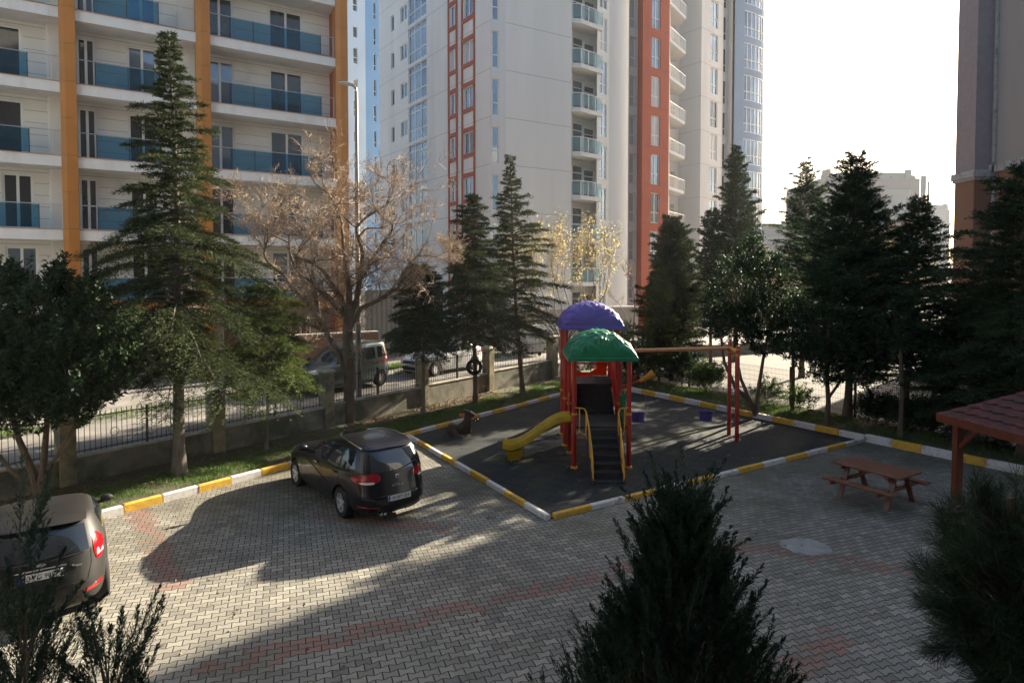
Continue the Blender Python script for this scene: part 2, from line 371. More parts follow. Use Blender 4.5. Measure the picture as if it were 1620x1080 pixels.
    # moss and stains
    n1 = nod(nt, 'ShaderNodeTexNoise'); n1.inputs['Scale'].default_value = .45; n1.inputs['Detail'].default_value = 9; n1.inputs['Roughness'].default_value = .68
    nt.links.new(geo.outputs['Position'], n1.inputs['Vector'])
    far = mth(nt, 'MULTIPLY_ADD', YW, .022, -.27)
    fac = mth(nt, 'ADD', n1.outputs[0], mth(nt, 'MINIMUM', mth(nt, 'MAXIMUM', far, -.06), .10))
    mr = nod(nt, 'ShaderNodeMapRange'); mr.inputs[1].default_value = .48; mr.inputs[2].default_value = .70; mr.inputs[4].default_value = .75; nt.links.new(fac, mr.inputs[0])
    mx2 = nod(nt, 'ShaderNodeMix', data_type='RGBA'); nt.links.new(mr.outputs[0], mx2.inputs[0]); nt.links.new(mx.outputs[2], mx2.inputs[6]); mx2.inputs[7].default_value = (.075, .072, .038, 1)
    n4 = nod(nt, 'ShaderNodeTexNoise'); n4.inputs['Scale'].default_value = .16; n4.inputs['Detail'].default_value = 7; n4.inputs['Roughness'].default_value = .62; nt.links.new(geo.outputs['Position'], n4.inputs['Vector'])
    m4 = nod(nt, 'ShaderNodeMapRange'); m4.inputs[1].default_value = .35; m4.inputs[2].default_value = .68; m4.inputs[3].default_value = 1.16; m4.inputs[4].default_value = .72; nt.links.new(n4.outputs[0], m4.inputs[0])
    n5 = nod(nt, 'ShaderNodeTexNoise'); n5.inputs['Scale'].default_value = 1.7; n5.inputs['Detail'].default_value = 10; n5.inputs['Roughness'].default_value = .75; nt.links.new(geo.outputs['Position'], n5.inputs['Vector'])
    m5 = nod(nt, 'ShaderNodeMapRange'); m5.inputs[1].default_value = .56; m5.inputs[2].default_value = .70; m5.inputs[3].default_value = 1.0; m5.inputs[4].default_value = .60; nt.links.new(n5.outputs[0], m5.inputs[0])
    sc_ = mth(nt, 'MULTIPLY', m4.outputs[0], m5.outputs[0]); vs = nod(nt, 'ShaderNodeVectorMath', operation='SCALE'); nt.links.new(mx2.outputs[2], vs.inputs[0]); nt.links.new(sc_, vs.inputs[3])
    nt.links.new(vs.outputs[0], p.inputs['Base Color'])
    n3 = nod(nt, 'ShaderNodeTexNoise'); n3.inputs['Scale'].default_value = 60; nt.links.new(geo.outputs['Position'], n3.inputs['Vector'])
    hgt = mth(nt, 'ADD', mth(nt, 'MULTIPLY', notm, 1.0), mth(nt, 'MULTIPLY', n3.outputs[0], .25))
    b = nod(nt, 'ShaderNodeBump'); b.inputs['Strength'].default_value = .6; b.inputs['Distance'].default_value = .012
    nt.links.new(hgt, b.inputs['Height']); nt.links.new(b.outputs[0], p.inputs['Normal'])
    return m
m_paver = mat_paver()
def mat_tiles(name, c1, c2, mort, s, az):
    m = bpy.data.materials.new(name); m.use_nodes = True; nt = m.node_tree; p = nt.nodes['Principled BSDF']; p.inputs['Roughness'].default_value = .8; p.inputs['Specular IOR Level'].default_value = .15
    geo = nod(nt, 'ShaderNodeNewGeometry'); mp = nod(nt, 'ShaderNodeMapping'); mp.inputs['Rotation'].default_value = (0, 0, az); nt.links.new(geo.outputs['Position'], mp.inputs[0])
    br = nod(nt, 'ShaderNodeTexBrick'); br.offset = 0; br.inputs['Scale'].default_value = 1; br.inputs['Brick Width'].default_value = s; br.inputs['Row Height'].default_value = s
    br.inputs['Mortar Size'].default_value = .012; br.inputs['Color1'].default_value = (*c1, 1); br.inputs['Color2'].default_value = (*c2, 1); br.inputs['Mortar'].default_value = (*mort, 1)
    nt.links.new(mp.outputs[0], br.inputs['Vector'])
    n1 = nod(nt, 'ShaderNodeTexNoise'); n1.inputs['Scale'].default_value = .9; n1.inputs['Detail'].default_value = 8; n1.inputs['Roughness'].default_value = .7; nt.links.new(geo.outputs['Position'], n1.inputs['Vector'])
    mr = nod(nt, 'ShaderNodeMapRange'); mr.inputs[1].default_value = .50; mr.inputs[2].default_value = .74; nt.links.new(n1.outputs[0], mr.inputs[0])
    mx = nod(nt, 'ShaderNodeMix', data_type='RGBA'); nt.links.new(mr.outputs[0], mx.inputs[0]); nt.links.new(br.outputs[0], mx.inputs[6]); mx.inputs[7].default_value = (.070, .072, .034, 1)
    nt.links.new(mx.outputs[2], p.inputs['Base Color'])
    n2 = nod(nt, 'ShaderNodeTexNoise'); n2.inputs['Scale'].default_value = 90; nt.links.new(geo.outputs['Position'], n2.inputs['Vector'])
    b = nod(nt, 'ShaderNodeBump'); b.inputs['Strength'].default_value = .5; b.inputs['Distance'].default_value = .01; nt.links.new(n2.outputs[0], b.inputs['Height']); nt.links.new(b.outputs[0], p.inputs['Normal'])
    return m
m_rubber = mat_tiles('rubber_tiles', (.036, .039, .038), (.029, .033, .034), (.010, .011, .011), .5, R(32.2))
# ------------------------------------------------------------------ setting: sky is the world; ground, paving, mat, strips, street
WA = math.atan2(.606, .795)                      # azimuth of the left boundary wall
W0 = Vector((-10.57, 14.98, 0)); WD = Vector((math.sin(WA), math.cos(WA), 0)); WN = Vector((-WD.y, WD.x, 0))   # WN points to the street
def wp(t, o=0, z=0): p = W0+WD*t+WN*o; return (p.x, p.y, z)
KL0 = Vector((-8.68, 13.01, 0)); KLD = Vector((.610, .792, 0)); KLN = Vector((-.792, .610, 0))
def kl(t, o=0, z=0): p = KL0+KLD*t+KLN*o; return (p.x, p.y, z)
PA = Vector((.76, 13.12, 0)); PB = Vector((-3.35, 20.11, 0)); PC = Vector((4.15, 29.55, 0)); PD = Vector((10.85, 19.48, 0))
KRD = Vector((-.545, .838, 0)); KRN = Vector((.838, .545, 0))     # right kerb, direction away from the camera, normal to the right
def kr(t, o=0, z=0): p = PD+KRD*t+KRN*o; return (p.x, p.y, z)
def sheet(name, pts, mat, z=None):
    b = MB(); b.face([(p[0], p[1], p[2] if z is None else z) for p in pts]); return struct(b.build(name, mat))
g = MB(); g.face([(-600, -80, -.12), (900, -80, -.12), (900, 900, -.12), (-600, 900, -.12)]); struct(g.build('ground', m_earth))
# paved car park
sheet('car_park_paving', [(-24, -6, 0), (26, -6, 0), kr(-24, 0), kr(12, 0), kl(26, 0), kl(-16, 0)], m_paver)
sheet('playground_mat', [PA, PD, PC, PB], m_rubber, .012)
# planting strips behind the kerbs
def strip(name, f, t0, t1, o0, o1, z, n=60, seed=1):
    rg = random.Random(seed); rows = []
    for i in range(n+1):
        t = t0+(t1-t0)*i/n
        rows.append([f(t, o0+(o1-o0)*j/8, z+(.03 if 0 < j < 8 else 0)*rg.uniform(-1, 1.3)) for j in range(9)])
    b = MB(); b.grid(rows); o = b.build(name, m_soil, smooth=True); return struct(o)
strip('planting_strip', kl, -16, 27.5, .13, 2.75, .13)
strip('planting_strip', kr, -24, 13.2, .14, 2.6, .13, seed=2)
# lot beyond the wire fence, raised street on the left
sheet('parking_lot', [kr(-30, 2.6), kr(60, 2.6), (200, 160, 0), (200, -40, 0)], m_lot, .02)
b = MB(); b.hexa([wp(-30, .02, -.3), wp(24.5, .02, -.3), (10, 39.5, -.3), (60, 62, -.3), (60, 200, -.3), (-120, 200, -.3), (-120, -20, -.3)],
                 [wp(-30, .02, .72), wp(24.5, .02, .72), (10, 39.5, .72), (60, 62, .72), (60, 200, .72), (-120, 200, .72), (-120, -20, .72)]); struct(b.build('street', m_asphalt))
# kerbs
def kerb(name, f, t0, t1, n, w, h, o, start, seed=3):
    rg = random.Random(seed); b = MB()
    for i in range(n):
        a = t0+(t1-t0)*i/n+.008; c = t0+(t1-t0)*(i+1)/n-.008; dz = rg.uniform(-.008, .008); do = rg.uniform(-.01, .01)
        P = [f(a, o+do, -.02), f(c, o+do, -.02), f(c, o+do+w, -.02), f(a, o+do+w, -.02)]
        q = .02
        T0 = [f(a, o+do, h+dz-q), f(c, o+do, h+dz-q), f(c, o+do+w, h+dz-q), f(a, o+do+w, h+dz-q)]
        T1 = [f(a+q, o+do+q, h+dz), f(c-q, o+do+q, h+dz), f(c-q, o+do+w-q, h+dz), f(a+q, o+do+w-q, h+dz)]
        m = (i+start) % 2
        k = len(b.v); b.v += P+T0+T1
        for r0, r1 in ((0, 4), (4, 8)):
            for j in range(4): b.f.append((k+r0+j, k+r0+(j+1) % 4, k+r1+(j+1) % 4, k+r1+j)); b.m.append(m)
        b.f.append((k+8, k+9, k+10, k+11)); b.m.append(m); b.f.append((k+3, k+2, k+1, k)); b.m.append(m)
    return struct(b.build(name, [m_kwhite, m_yellow]))
kerb('kerb', kl, -3.4, 8.65, 15, .13, .17, 0, 0)
kerb('kerb', kl, 8.66, 21.2, 17, .13, .13, 0, 1, seed=5)
kerb('kerb', kr, -9.6, 0, 12, .16, .22, -.0, 1, seed=6)
kerb('kerb', kr, .02, 12.0, 15, .15, .19, -.0, 0, seed=7)
def seg(a, c):
    L = (c-a).length; d = (c-a)/L; n = Vector((-d.y, d.x, 0))
    return (lambda t, o=0, z=0: ((a+d*t+n*o).x, (a+d*t+n*o).y, z)), L
fs, L = seg(PA, PB); kerb('kerb', fs, .0, L-.15, 9, .12, .12, -.06, 0, seed=8)
fs, L = seg(PA, PD); kerb('kerb', fs, .13, L-.1, 12, .12, .12, -.06, 1, seed=9)
# manhole patch
b = MB(); c0 = G(1275, 864); rg = random.Random(4)
b.face([(c0[0]+math.cos(a*R(20))*.44*rg.uniform(.9, 1.08), c0[1]+math.sin(a*R(20))*.40*rg.uniform(.88, 1.1), .006) for a in range(18)])
tag(b.build('manhole_cover', m_cover), 'pale round concrete manhole patch in the dark pavers near the picnic table', 'manhole cover')
# far hillside band
b = MB(); rows = []
rg = random.Random(9)
for i in range(61):
    x = -200+i*18; rows.append([(x, 330, -1), (x, 400, 8+4*math.sin(i*.5)+2*rg.random()), (x, 520, 15+6*math.sin(i*.31+1)+3*rg.random()), (x, 700, 2)])
b.grid(rows); struct(b.build('hill', m_hill, smooth=True))
# grass: many blades, clumped
def grass(name, f, ranges, n, seed, hmin=.04, hmax=.13, mat=None):
    rg = np.random.default_rng(seed); P = []
    for (t0, t1, o0, o1, frac, z) in ranges:
        k = int(n*frac); nc = max(4, k//90)
        ct = rg.uniform(t0, t1, nc); co = rg.uniform(o0, o1, nc); idx = rg.integers(0, nc, k)
        t = np.clip(ct[idx]+rg.normal(0, .22, k), t0, t1); o = np.clip(co[idx]+rg.normal(0, .16, k), o0, o1)
        P.append(np.array([f(a, b_, z) for a, b_ in zip(t, o)]))
    P = np.concatenate(P); k = len(P)
    D = rg.normal(size=(k, 3))*[.5, .5, .1]+[0, 0, 1]
    V, F = blades(P, D, rg.uniform(hmin, hmax, k), rg.uniform(.004, .008, k), rg)
    o = np_mesh(name, V, F, mat or m_grass); o['kind'] = 'stuff'; return o
o = grass('grass', kl, [(-3, 6, .3, 1.7, .30, .12), (6, 14.5, .2, 1.5, .42, .12), (14.5, 22, .2, 1.8, .22, .12), (-3, 22, .2, 2.5, .06, .12)], 60000, 21)
tag(o, 'short patchy green grass growing in the left strip between kerb and wall', 'grass')
o = grass('grass', kr, [(2, 12.5, .25, 2.3, .7, .12), (-9, 2, .3, 2.4, .3, .12)], 34000, 22)
tag(o, 'short patchy grass behind the right kerb along the wire fence', 'grass')
def verge(t, o, z): return wp(t, o, z)
o = grass('weeds', verge, [(-6, 30, 3.6, 4.6, .62, .72), (9, 17, 5.0, 6.2, .38, .72)], 26000, 23, .08, .3, m_leafl)
tag(o, 'bright green weeds along the far edge of the street', 'weeds')
def litter(name, f, ranges, n, seed, lab):
    rg = np.random.default_rng(seed); P = []
    for (t0, t1, o0, o1, frac, z) in ranges:
        k = int(n*frac); P.append(np.array([f(a, b_, z) for a, b_ in zip(rg.uniform(t0, t1, k), rg.uniform(o0, o1, k))]))
    P = np.concatenate(P); k = len(P); P[:, 2] += rg.uniform(.0, .03, k)
    D = rg.normal(size=(k, 3))*[1, 1, .18]
    V, F = blades(P, D, rg.uniform(.03, .07, k), rg.uniform(.012, .022, k), rg)
    o = np_mesh(name, V, F, m_litter); tag(o, lab, 'fallen leaves', kind='stuff')
litter('fallen_leaves', kl, [(-3, 22, .9, 2.6, .5, .13), (9, 16, 1.2, 2.6, .5, .13)], 9000, 31, 'brown fallen leaves scattered in the left strip at the foot of the wall')
litter('fallen_leaves', kr, [(0, 13, .2, 2.5, 1, .13)], 3500, 32, 'brown fallen leaves scattered behind the right kerb')
litter('fallen_leaves', lambda t, o, z: (t, o, z), [(-8, 10, 7.5, 14, .6, .004), (-2, 9, 14, 25, .4, .016)], 800, 33, 'few stray leaves on the pavers and the playground mat')
# ------------------------------------------------------------------ boundary wall with pillars and railings
bw = thing('boundary_wall', 'weathered concrete garden wall with pillars and black iron railings along the street', 'wall', wp(0))
PT = [-10.9, -7.2, -3.7, 0, 3.65, 7.38, 11.75, 15.75, 20.7]
TOPZ = [.80, .80, .80, .80, .79, .82, .88, .93, 1.0]
for i in range(len(PT)-1):
    a, c, zt = PT[i]+.16, PT[i+1]-.16, TOPZ[i+1]
    T = lambda x, y, z: wp(x, y, z)
    b = MB(); b.box(a, c, -.10, .10, 0, zt-.045, T=T); b.build('wall_panel', m_conc, bw)
    b = MB(); b.box(a, c, -.125, .125, zt-.045, zt, T=T); b.build('coping', m_cope, bw)
    b = MB(); rz = zt+.86
    b.box(a, c, -.012, .012, rz, rz+.025, T=T); b.box(a, c, -.012, .012, zt+.07, zt+.09, T=T)
    n = int((c-a)/.115); mid = (a+c)/2
    for k in range(1, n):
        t = a+(c-a)*k/n
        if abs(t-mid) > .05: b.box(t-.006, t+.006, -.006, .006, zt+.02, rz+.13, T=T)
    b.box(mid-.022, mid+.022, -.022, .022, zt, rz+.10, T=T)
    for sgn in (-1, 1):                                        # bent rail ends meeting the pillar
        e = a if sgn < 0 else c
        b.box(min(e, e+sgn*.06), max(e, e+sgn*.06), -.02, .02, rz-.02, rz+.04, T=T)
    # ring ornament
    cx = a+(c-a)*.27
    pts = [wp(cx+.10*math.cos(q*R(30)), -.015, zt+.42+.10*math.sin(q*R(30))) for q in range(13)]
    b.tube(pts, .007, 5); b.build('railing', m_iron, bw)
for i, t in enumerate(PT):
    z1 = [1.75, 1.75, 1.75, 1.72, 1.76, 1.95, 1.90, 1.98, 2.12][i]; hw = .17 if i < 8 else .24
    b = MB(); b.box(t-hw, t+hw, -.2, .2, 0, z1, T=lambda x, y, z: wp(x, y, z))
    b.build('pillar', m_pill, bw, bevel=.012)
    b = MB(); cap = [wp(t-hw-.05, -.25, z1), wp(t+hw+.05, -.25, z1), wp(t+hw+.05, .25, z1), wp(t-hw-.05, .25, z1)]
    top = [wp(t-.08, -.08, z1+.11), wp(t+.08, -.08, z1+.11), wp(t+.08, .08, z1+.11), wp(t-.08, .08, z1+.11)]
    b.hexa(cap, [(p[0], p[1], p[2]+.04) for p in cap]); b.hexa([(p[0], p[1], p[2]+.04) for p in cap], top)
    b.build('pillar_cap', m_cope, bw)
# ------------------------------------------------------------------ welded wire fence on the right
wf = thing('wire_fence', 'dark green welded wire fence on posts between planting strip and sunny parking lot', 'fence', kr(0, 2.55))
for i in range(17):
    t = 14.2-i*2.5
    b = MB(); b.box(t-.03, t+.03, 2.52, 2.58, 0, 1.62, T=lambda x, y, z: kr(x, y, z)); b.build('post', m_iron, wf)
    if i < 16:
        V = []; F = []
        b = MB(); T = lambda x, y, z: kr(x, y, z)
        for k in range(1, 42):
            x = t-2.5*k/42; b.face([T(x-.0035, 2.55, .12), T(x+.0035, 2.55, .12), T(x+.0035, 2.55, 1.5), T(x-.0035, 2.55, 1.5)])
        for k in range(8):
            z = .14+k*.19; b.face([T(t-.03, 2.548, z-.004), T(t-2.47, 2.548, z-.004), T(t-2.47, 2.548, z+.004), T(t-.03, 2.548, z+.004)])
        b.build('mesh_panel', m_iron, wf)
# ------------------------------------------------------------------ street lamp
lx, ly, _ = wp(9.05, .42)
sl = thing('street_lamp', 'tall grey street lamp pole behind the wall with a single drooping head', 'street lamp', (lx, ly, .72))
b = MB(); b.tube([(lx, ly, .72), (lx, ly, 1.6), (lx, ly, 11.5)], [.115, .10, .055], 14); b.build('pole', m_galv, sl, smooth=True)
b = MB(); b.tube([(lx, ly, 11.3), (lx, ly, 11.62), (lx-.18, ly, 11.72)], .035, 8); b.build('arm', m_galv, sl, smooth=True)
b = MB(); hd = []
for i in range(9):
    u = i/8; x = lx-.10-.52*u; rr = .13*math.sin(math.pi*min(1, .15+u*.80))**.6
    hd.append([(x, ly+rr*math.cos(a*R(30)), 11.72+.07*u+rr*(.65 if a < 6 else .35)*math.sin(a*R(30))) for a in range(12)])
b.grid(hd, close_u=True); b.build('lamp_head', m_lamphead, sl, smooth=True)
# ------------------------------------------------------------------ buildings
def wall_holes(b, P, U0, U1, Z0, Z1, holes, depth, m=0, mr=None):
    """P(u, d, z) -> world; a wall skin at d=0 with rectangular recesses of the given depth (towards -d)"""
    us = sorted({U0, U1, *[h[0] for h in holes], *[h[1] for h in holes]}); zs = sorted({Z0, Z1, *[h[2] for h in holes], *[h[3] for h in holes]})
    us = [u for u in us if U0 <= u <= U1]; zs = [z for z in zs if Z0 <= z <= Z1]
    for i in range(len(us)-1):
        uc = (us[i]+us[i+1])/2
        run = None
        for j in range(len(zs)-1):
            zc = (zs[j]+zs[j+1])/2
            if any(h[0] < uc < h[1] and h[2] < zc < h[3] for h in holes):
                if run is not None: b.face([P(us[i], 0, run), P(us[i+1], 0, run), P(us[i+1], 0, zs[j]), P(us[i], 0, zs[j])], m); run = None
            elif run is None: run = zs[j]
        if run is not None: b.face([P(us[i], 0, run), P(us[i+1], 0, run), P(us[i+1], 0, zs[-1]), P(us[i], 0, zs[-1])], m)
    mr = m if mr is None else mr
    for (a, c, e, f) in holes:
        for q in ([(a, e), (c, e)], [(c, e), (c, f)], [(c, f), (a, f)], [(a, f), (a, e)]):
            (u0, z0), (u1, z1) = q
            b.face([P(u0, 0, z0), P(u1, 0, z1), P(u1, -depth, z1), P(u0, -depth, z0)], mr)
def window(par, P, a, c, e, f, cols=2, rows=(), depth=.12, fm=None, pm=None, fw=.06, rng=random, name='window', sill=False):
    """frame mesh + child pane; rows = heights (fractions) of horizontal bars"""
    b = MB(); d0, d1 = -depth+.005, -depth+.055
    def bar(u0, u1, z0, z1): b.hexa([P(u0, d0, z0), P(u1, d0, z0), P(u1, d1, z0), P(u0, d1, z0)], [P(u0, d0, z1), P(u1, d0, z1), P(u1, d1, z1), P(u0, d1, z1)])
    bar(a, a+fw, e, f); bar(c-fw, c, e, f); bar(a+fw, c-fw, e, e+fw); bar(a+fw, c-fw, f-fw, f)
    for i in range(1, cols): u = a+(c-a)*i/cols; bar(u-fw*.7, u+fw*.7, e+fw, f-fw)
    for r in rows: z = e+(f-e)*r; bar(a+fw, c-fw, z-fw*.5, z+fw*.5)
    fr = b.build(name, fm or m_frame, par)
    b = MB(); d = -depth+.02
    n = cols
    for i in range(n):
        u0 = a+(c-a)*i/n; u1 = a+(c-a)*(i+1)/n; t = rng.uniform(-.006, .006)
        b.face([P(u0, d+t, e), P(u1, d-t, e), P(u1, d-t, f), P(u0, d+t, f)], 0)
    b.build('pane', (pm or m_pane) if (pm is not None or rng.random() < .6) else rng.choice([m_dark, m_curtain]), fr)
    return fr
rb = random.Random(77)
# ---- left apartment block with orange piers
B0 = Vector((-18.5, 24.7, 0)); BAZ = math.atan2(.843, .537); BD = Vector((math.sin(BAZ), math.cos(BAZ), 0)); BN = Vector((BD.y, -BD.x, 0))
def lb(s, d, z): p = B0+BD*s+BN*d; return (p.x, p.y, z)
def s_px(px, d=0.0):
    k = (px-810)/FPX; o = B0+BN*d
    return (k*o.y-o.x)/(BD.x-k*BD.y)
lbt = thing('apartment_block', 'cream apartment block with orange piers and blue glass balconies across the street', 'apartment block', lb(0, 0, .72))
FZ = [4.07+2.88*k for k in range(8)]; TH = .44; REC = -1.25
S0, S1, S2, S3 = -7.0, s_px(113), s_px(325), s_px(541)
# core
b = MB(); b.hexa([lb(S0, -1.9, .72), lb(S3+.1, -1.9, .72), lb(S3+.1, -14, .72), lb(S0, -14, .72)], [lb(S0, -1.9, 27.5), lb(S3+.1, -1.9, 27.5), lb(S3+.1, -14, 27.5), lb(S0, -14, 27.5)])
b.build('core', m_white, lbt)
segs = []
P_w = lambda u, d, z: lb(u, REC+d, z)
def doors_for(k):
    d1 = [(s_px(-2, REC)-.9, s_px(43, REC), 2), ] if k > 1 else [(s_px(10, REC), s_px(61, REC), 2)]
    if k == 1: d1 = [(s_px(8, REC), s_px(56, REC), 2)]
    if k == 0: d1 = [(s_px(10, REC), s_px(61, REC), 2)]
    return d1
for k, z in enumerate(FZ):
    # slabs (three bays) with thin terracotta cap
    for (a, c, nm) in ((S0, S1+.05, 0), (S1+.30, S2+.02, 1), (S2+.30, S3-.10, 2)):
        if k == 0 and nm > 0:
            b = MB(); b.hexa([lb(a, -1.9, z-TH), lb(c, -1.9, z-TH), lb(c, .02, z-TH), lb(a, .02, z-TH)], [lb(a, -1.9, z), lb(c, -1.9, z), lb(c, .02, z), lb(a, .02, z)]); b.build('orange_fascia', m_orange, lbt); continue
        b = MB(); b.hexa([lb(a, -1.9, z-TH), lb(c, -1.9, z-TH), lb(c, 0, z-TH), lb(a, 0, z-TH)], [lb(a, -1.9, z-.03), lb(c, -1.9, z-.03), lb(c, 0, z-.03), lb(a, 0, z-.03)]); b.build('balcony_slab', m_fascia, lbt)
        b = MB(); b.hexa([lb(a, -.35, z-.03), lb(c, -.35, z-.03), lb(c, .03, z-.03), lb(a, .03, z-.03)], [lb(a, -.35, z), lb(c, -.35, z), lb(c, .03, z), lb(a, .03, z)]); b.build('slab_cap', m_cap, lbt)
    if k == 7: continue
    zt = FZ[k]+2.88-TH
    bays = [(S0, S1+.05, doors_for(k)+[(S0+1.5, S0+3.2, 2)], (s_px(52), ), s_px(80, REC)),
            (S1+.30, S2+.02, [(S1+.32, s_px(158, REC), 2), (s_px(209, REC), s_px(254, REC), 2)], None, s_px(292, REC)),
            (S2+.30, S3-.10, [(S2+.32, s_px(374.5, REC), 2), (s_px(431, REC), s_px(482.5, REC), 2)], None, None)]
    for bi, (a, c, dr, gl, so) in enumerate(bays):
        holes = [(max(a+.02, d[0]), d[1], z+.05, z+2.2) for d in dr]
        b = MB(); wall_holes(b, P_w, a, c, z, zt, holes, .12)
        # siding grooves as thin dark ribs in the joints
        b.build('wall', m_white, lbt)
        b = MB()
        for gz in (.45, .92, 1.39, 1.86, 2.3):
            xs = sorted([a]+[q for h in holes for q in (h[0]-.04, h[1]+.04)]+[c]) if gz < 2.2 else [a, c]
            if gz < 2.2:
                hs = sorted(holes); cur = a; rs = []
                for h in hs: rs.append((cur, h[0]-.05)); cur = h[1]+.05
                rs.append((cur, c))
            else: rs = [(a, c)]
            for (u0, u1) in rs:
                if u1-u0 > .1: b.hexa([P_w(u0, .0, z+gz), P_w(u1, .0, z+gz), P_w(u1, .003, z+gz), P_w(u0, .003, z+gz)], [P_w(u0, .0, z+gz+.014), P_w(u1, .0, z+gz+.014), P_w(u1, .003, z+gz+.014), P_w(u0, .003, z+gz+.014)])
        b.build('siding_joints', m_groove, lbt)
        for h in holes:
            mode = rb.random()
            window(lbt, P_w, *h, cols=2, pm=m_dark if mode < .7 else m_pane, depth=.12, fw=.07, rng=rb, name='balcony_door')
        # projecting wall pier at the bay's far or near end
        if bi == 0: pa, pc = s_px(82, REC), c
        elif bi == 1: pa, pc = s_px(286, REC), c
        else: pa, pc = s_px(375.5, REC), s_px(388, REC)
        b = MB(); b.hexa([P_w(pa, 0, z), P_w(pc, 0, z), P_w(pc, .32, z), P_w(pa+.1, .32, z)], [P_w(pa, 0, zt), P_w(pc, 0, zt), P_w(pc, .32, zt), P_w(pa+.1, .32, zt)]); 
        if bi < 2: b.build('wall_pier', m_white, lbt)
        # railing: blue glass panels, top rail, open end
        g0, g1 = [(a, s_px(52)+.25*(k < 2)), (s_px(158) if k > 1 else s_px(158), s_px(259)), (s_px(369), s_px(512))][bi]
        n = max(1, round((g1-g0)/1.0)); 
        if bi == 0: g0 = a; n = 5
        for i in range(n):
            u0 = g0+(g1-g0)*i/n+.012; u1 = g0+(g1-g0)*(i+1)/n-.012
            b = MB(); b.hexa([lb(u0, -.10, z+.03), lb(u1, -.10, z+.03), lb(u1, -.088, z+.03), lb(u0, -.088, z+.03)], [lb(u0, -.10, z+.93), lb(u1, -.10, z+.93), lb(u1, -.088, z+.93), lb(u0, -.088, z+.93)]); b.build('glass_panel', m_blueglass, lbt)
        b = MB(); b.tube([lb(a, -.09, z+.96), lb(c, -.09, z+.96)], .018, 8)
        for u in ([g1+.75] if bi < 2 else [S3-.3])+([c-.12] if bi < 2 else []):
            if u < c: b.tube([lb(u, -.09, z), lb(u, -.09, z+.96)], .018, 8)
        for i in range(n+1):
            u0 = g0+(g1-g0)*i/n; b.hexa([lb(u0-.014, -.108, z), lb(u0+.014, -.108, z), lb(u0+.014, -.08, z), lb(u0-.014, -.08, z)], [lb(u0-.014, -.108, z+.95), lb(u0+.014, -.108, z+.95), lb(u0+.014, -.08, z+.95), lb(u0-.014, -.08, z+.95)], 1)
        b.build('handrail', [m_steel, m_iron], lbt)
# orange piers, clad in panels with dark joints
for s in (S1, S2, S3):
    zz = [.72, 2.4, 4.07]+[4.07+1.44*i for i in range(1, 17)]
    for i in range(len(zz)-1):
        z0, z1 = zz[i]+.008, zz[i+1]-.008
        ol = [(s-.22, -.45), (s+.32, -.45), (s+.32, .22), (s-.04, .22), (s-.22, .04)]
        b = MB(); b.hexa([lb(u, d, z0) for u, d in ol], [lb(u, d, z1) for u, d in ol]); b.build('orange_panel', m_orange, lbt)
    b = MB(); ol = [(s-.20, -.44), (s+.30, -.44), (s+.30, .20), (s-.03, .20), (s-.20, .03)]
    b.hexa([lb(u, d, .72) for u, d in ol], [lb(u, d, 27.2) for u, d in ol]); b.build('pier_core', m_groove, lbt)
b = MB(); b.hexa([lb(S3-.13, -2.2, .72), lb(S3+.2, -2.2, .72), lb(S3+.2, -.46, .72), lb(S3-.13, -.46, .72)], [lb(S3-.13, -2.2, 27.4), lb(S3+.2, -2.2, 27.4), lb(S3+.2, -.46, 27.4), lb(S3-.13, -.46, 27.4)]); b.build('end_wall', m_redband, lbt)
# ground floor
P_g = lambda u, d, z: lb(u, -1.6+d, z)
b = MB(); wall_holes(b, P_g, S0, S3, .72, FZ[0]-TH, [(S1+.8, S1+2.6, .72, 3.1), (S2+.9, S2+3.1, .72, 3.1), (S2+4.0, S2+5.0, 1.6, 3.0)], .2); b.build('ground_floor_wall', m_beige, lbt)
for h in [(S1+.8, S1+2.6, .74, 3.1), (S2+.9, S2+3.1, .74, 3.1), (S2+4.0, S2+5.0, 1.6, 3.0)]: window(lbt, P_g, *h, cols=2, pm=m_dark, depth=.19, rng=rb)
b = MB(); b.hexa([lb(S2+1.5, 1.9, .72), lb(S3+1.0, 1.9, .72), lb(S3+1.0, 2.1, .72), lb(S2+1.5, 2.1, .72)], [lb(S2+1.5, 1.9, 2.45), lb(S3+1.0, 1.9, 2.45), lb(S3+1.0, 2.1, 2.45), lb(S2+1.5, 2.1, 2.45)]); b.build('forecourt_wall', m_salmon, lbt)
b = MB(); b.hexa([lb(S2+1.45, 1.86, 2.45), lb(S3+1.05, 1.86, 2.45), lb(S3+1.05, 2.14, 2.45), lb(S2+1.45, 2.14, 2.45)], [lb(S2+1.45, 1.86, 2.53), lb(S3+1.05, 1.86, 2.53), lb(S3+1.05, 2.14, 2.53), lb(S2+1.45, 2.14, 2.53)]); b.build('coping', m_cope, lbt)
mt = Matrix((( BD.x, 0, BN.x, 0), (BD.y, 0, BN.y, 0), (0, 1, 0, 0), (0, 0, 0, 1)))
o = lb(s_px(18), .012, FZ[0]-.22); mt.translation = Vector(o)-Vector(lbt.location)
text_mesh('RAMLARI', .26, m_ink, lbt, mt, 'sign_letters')
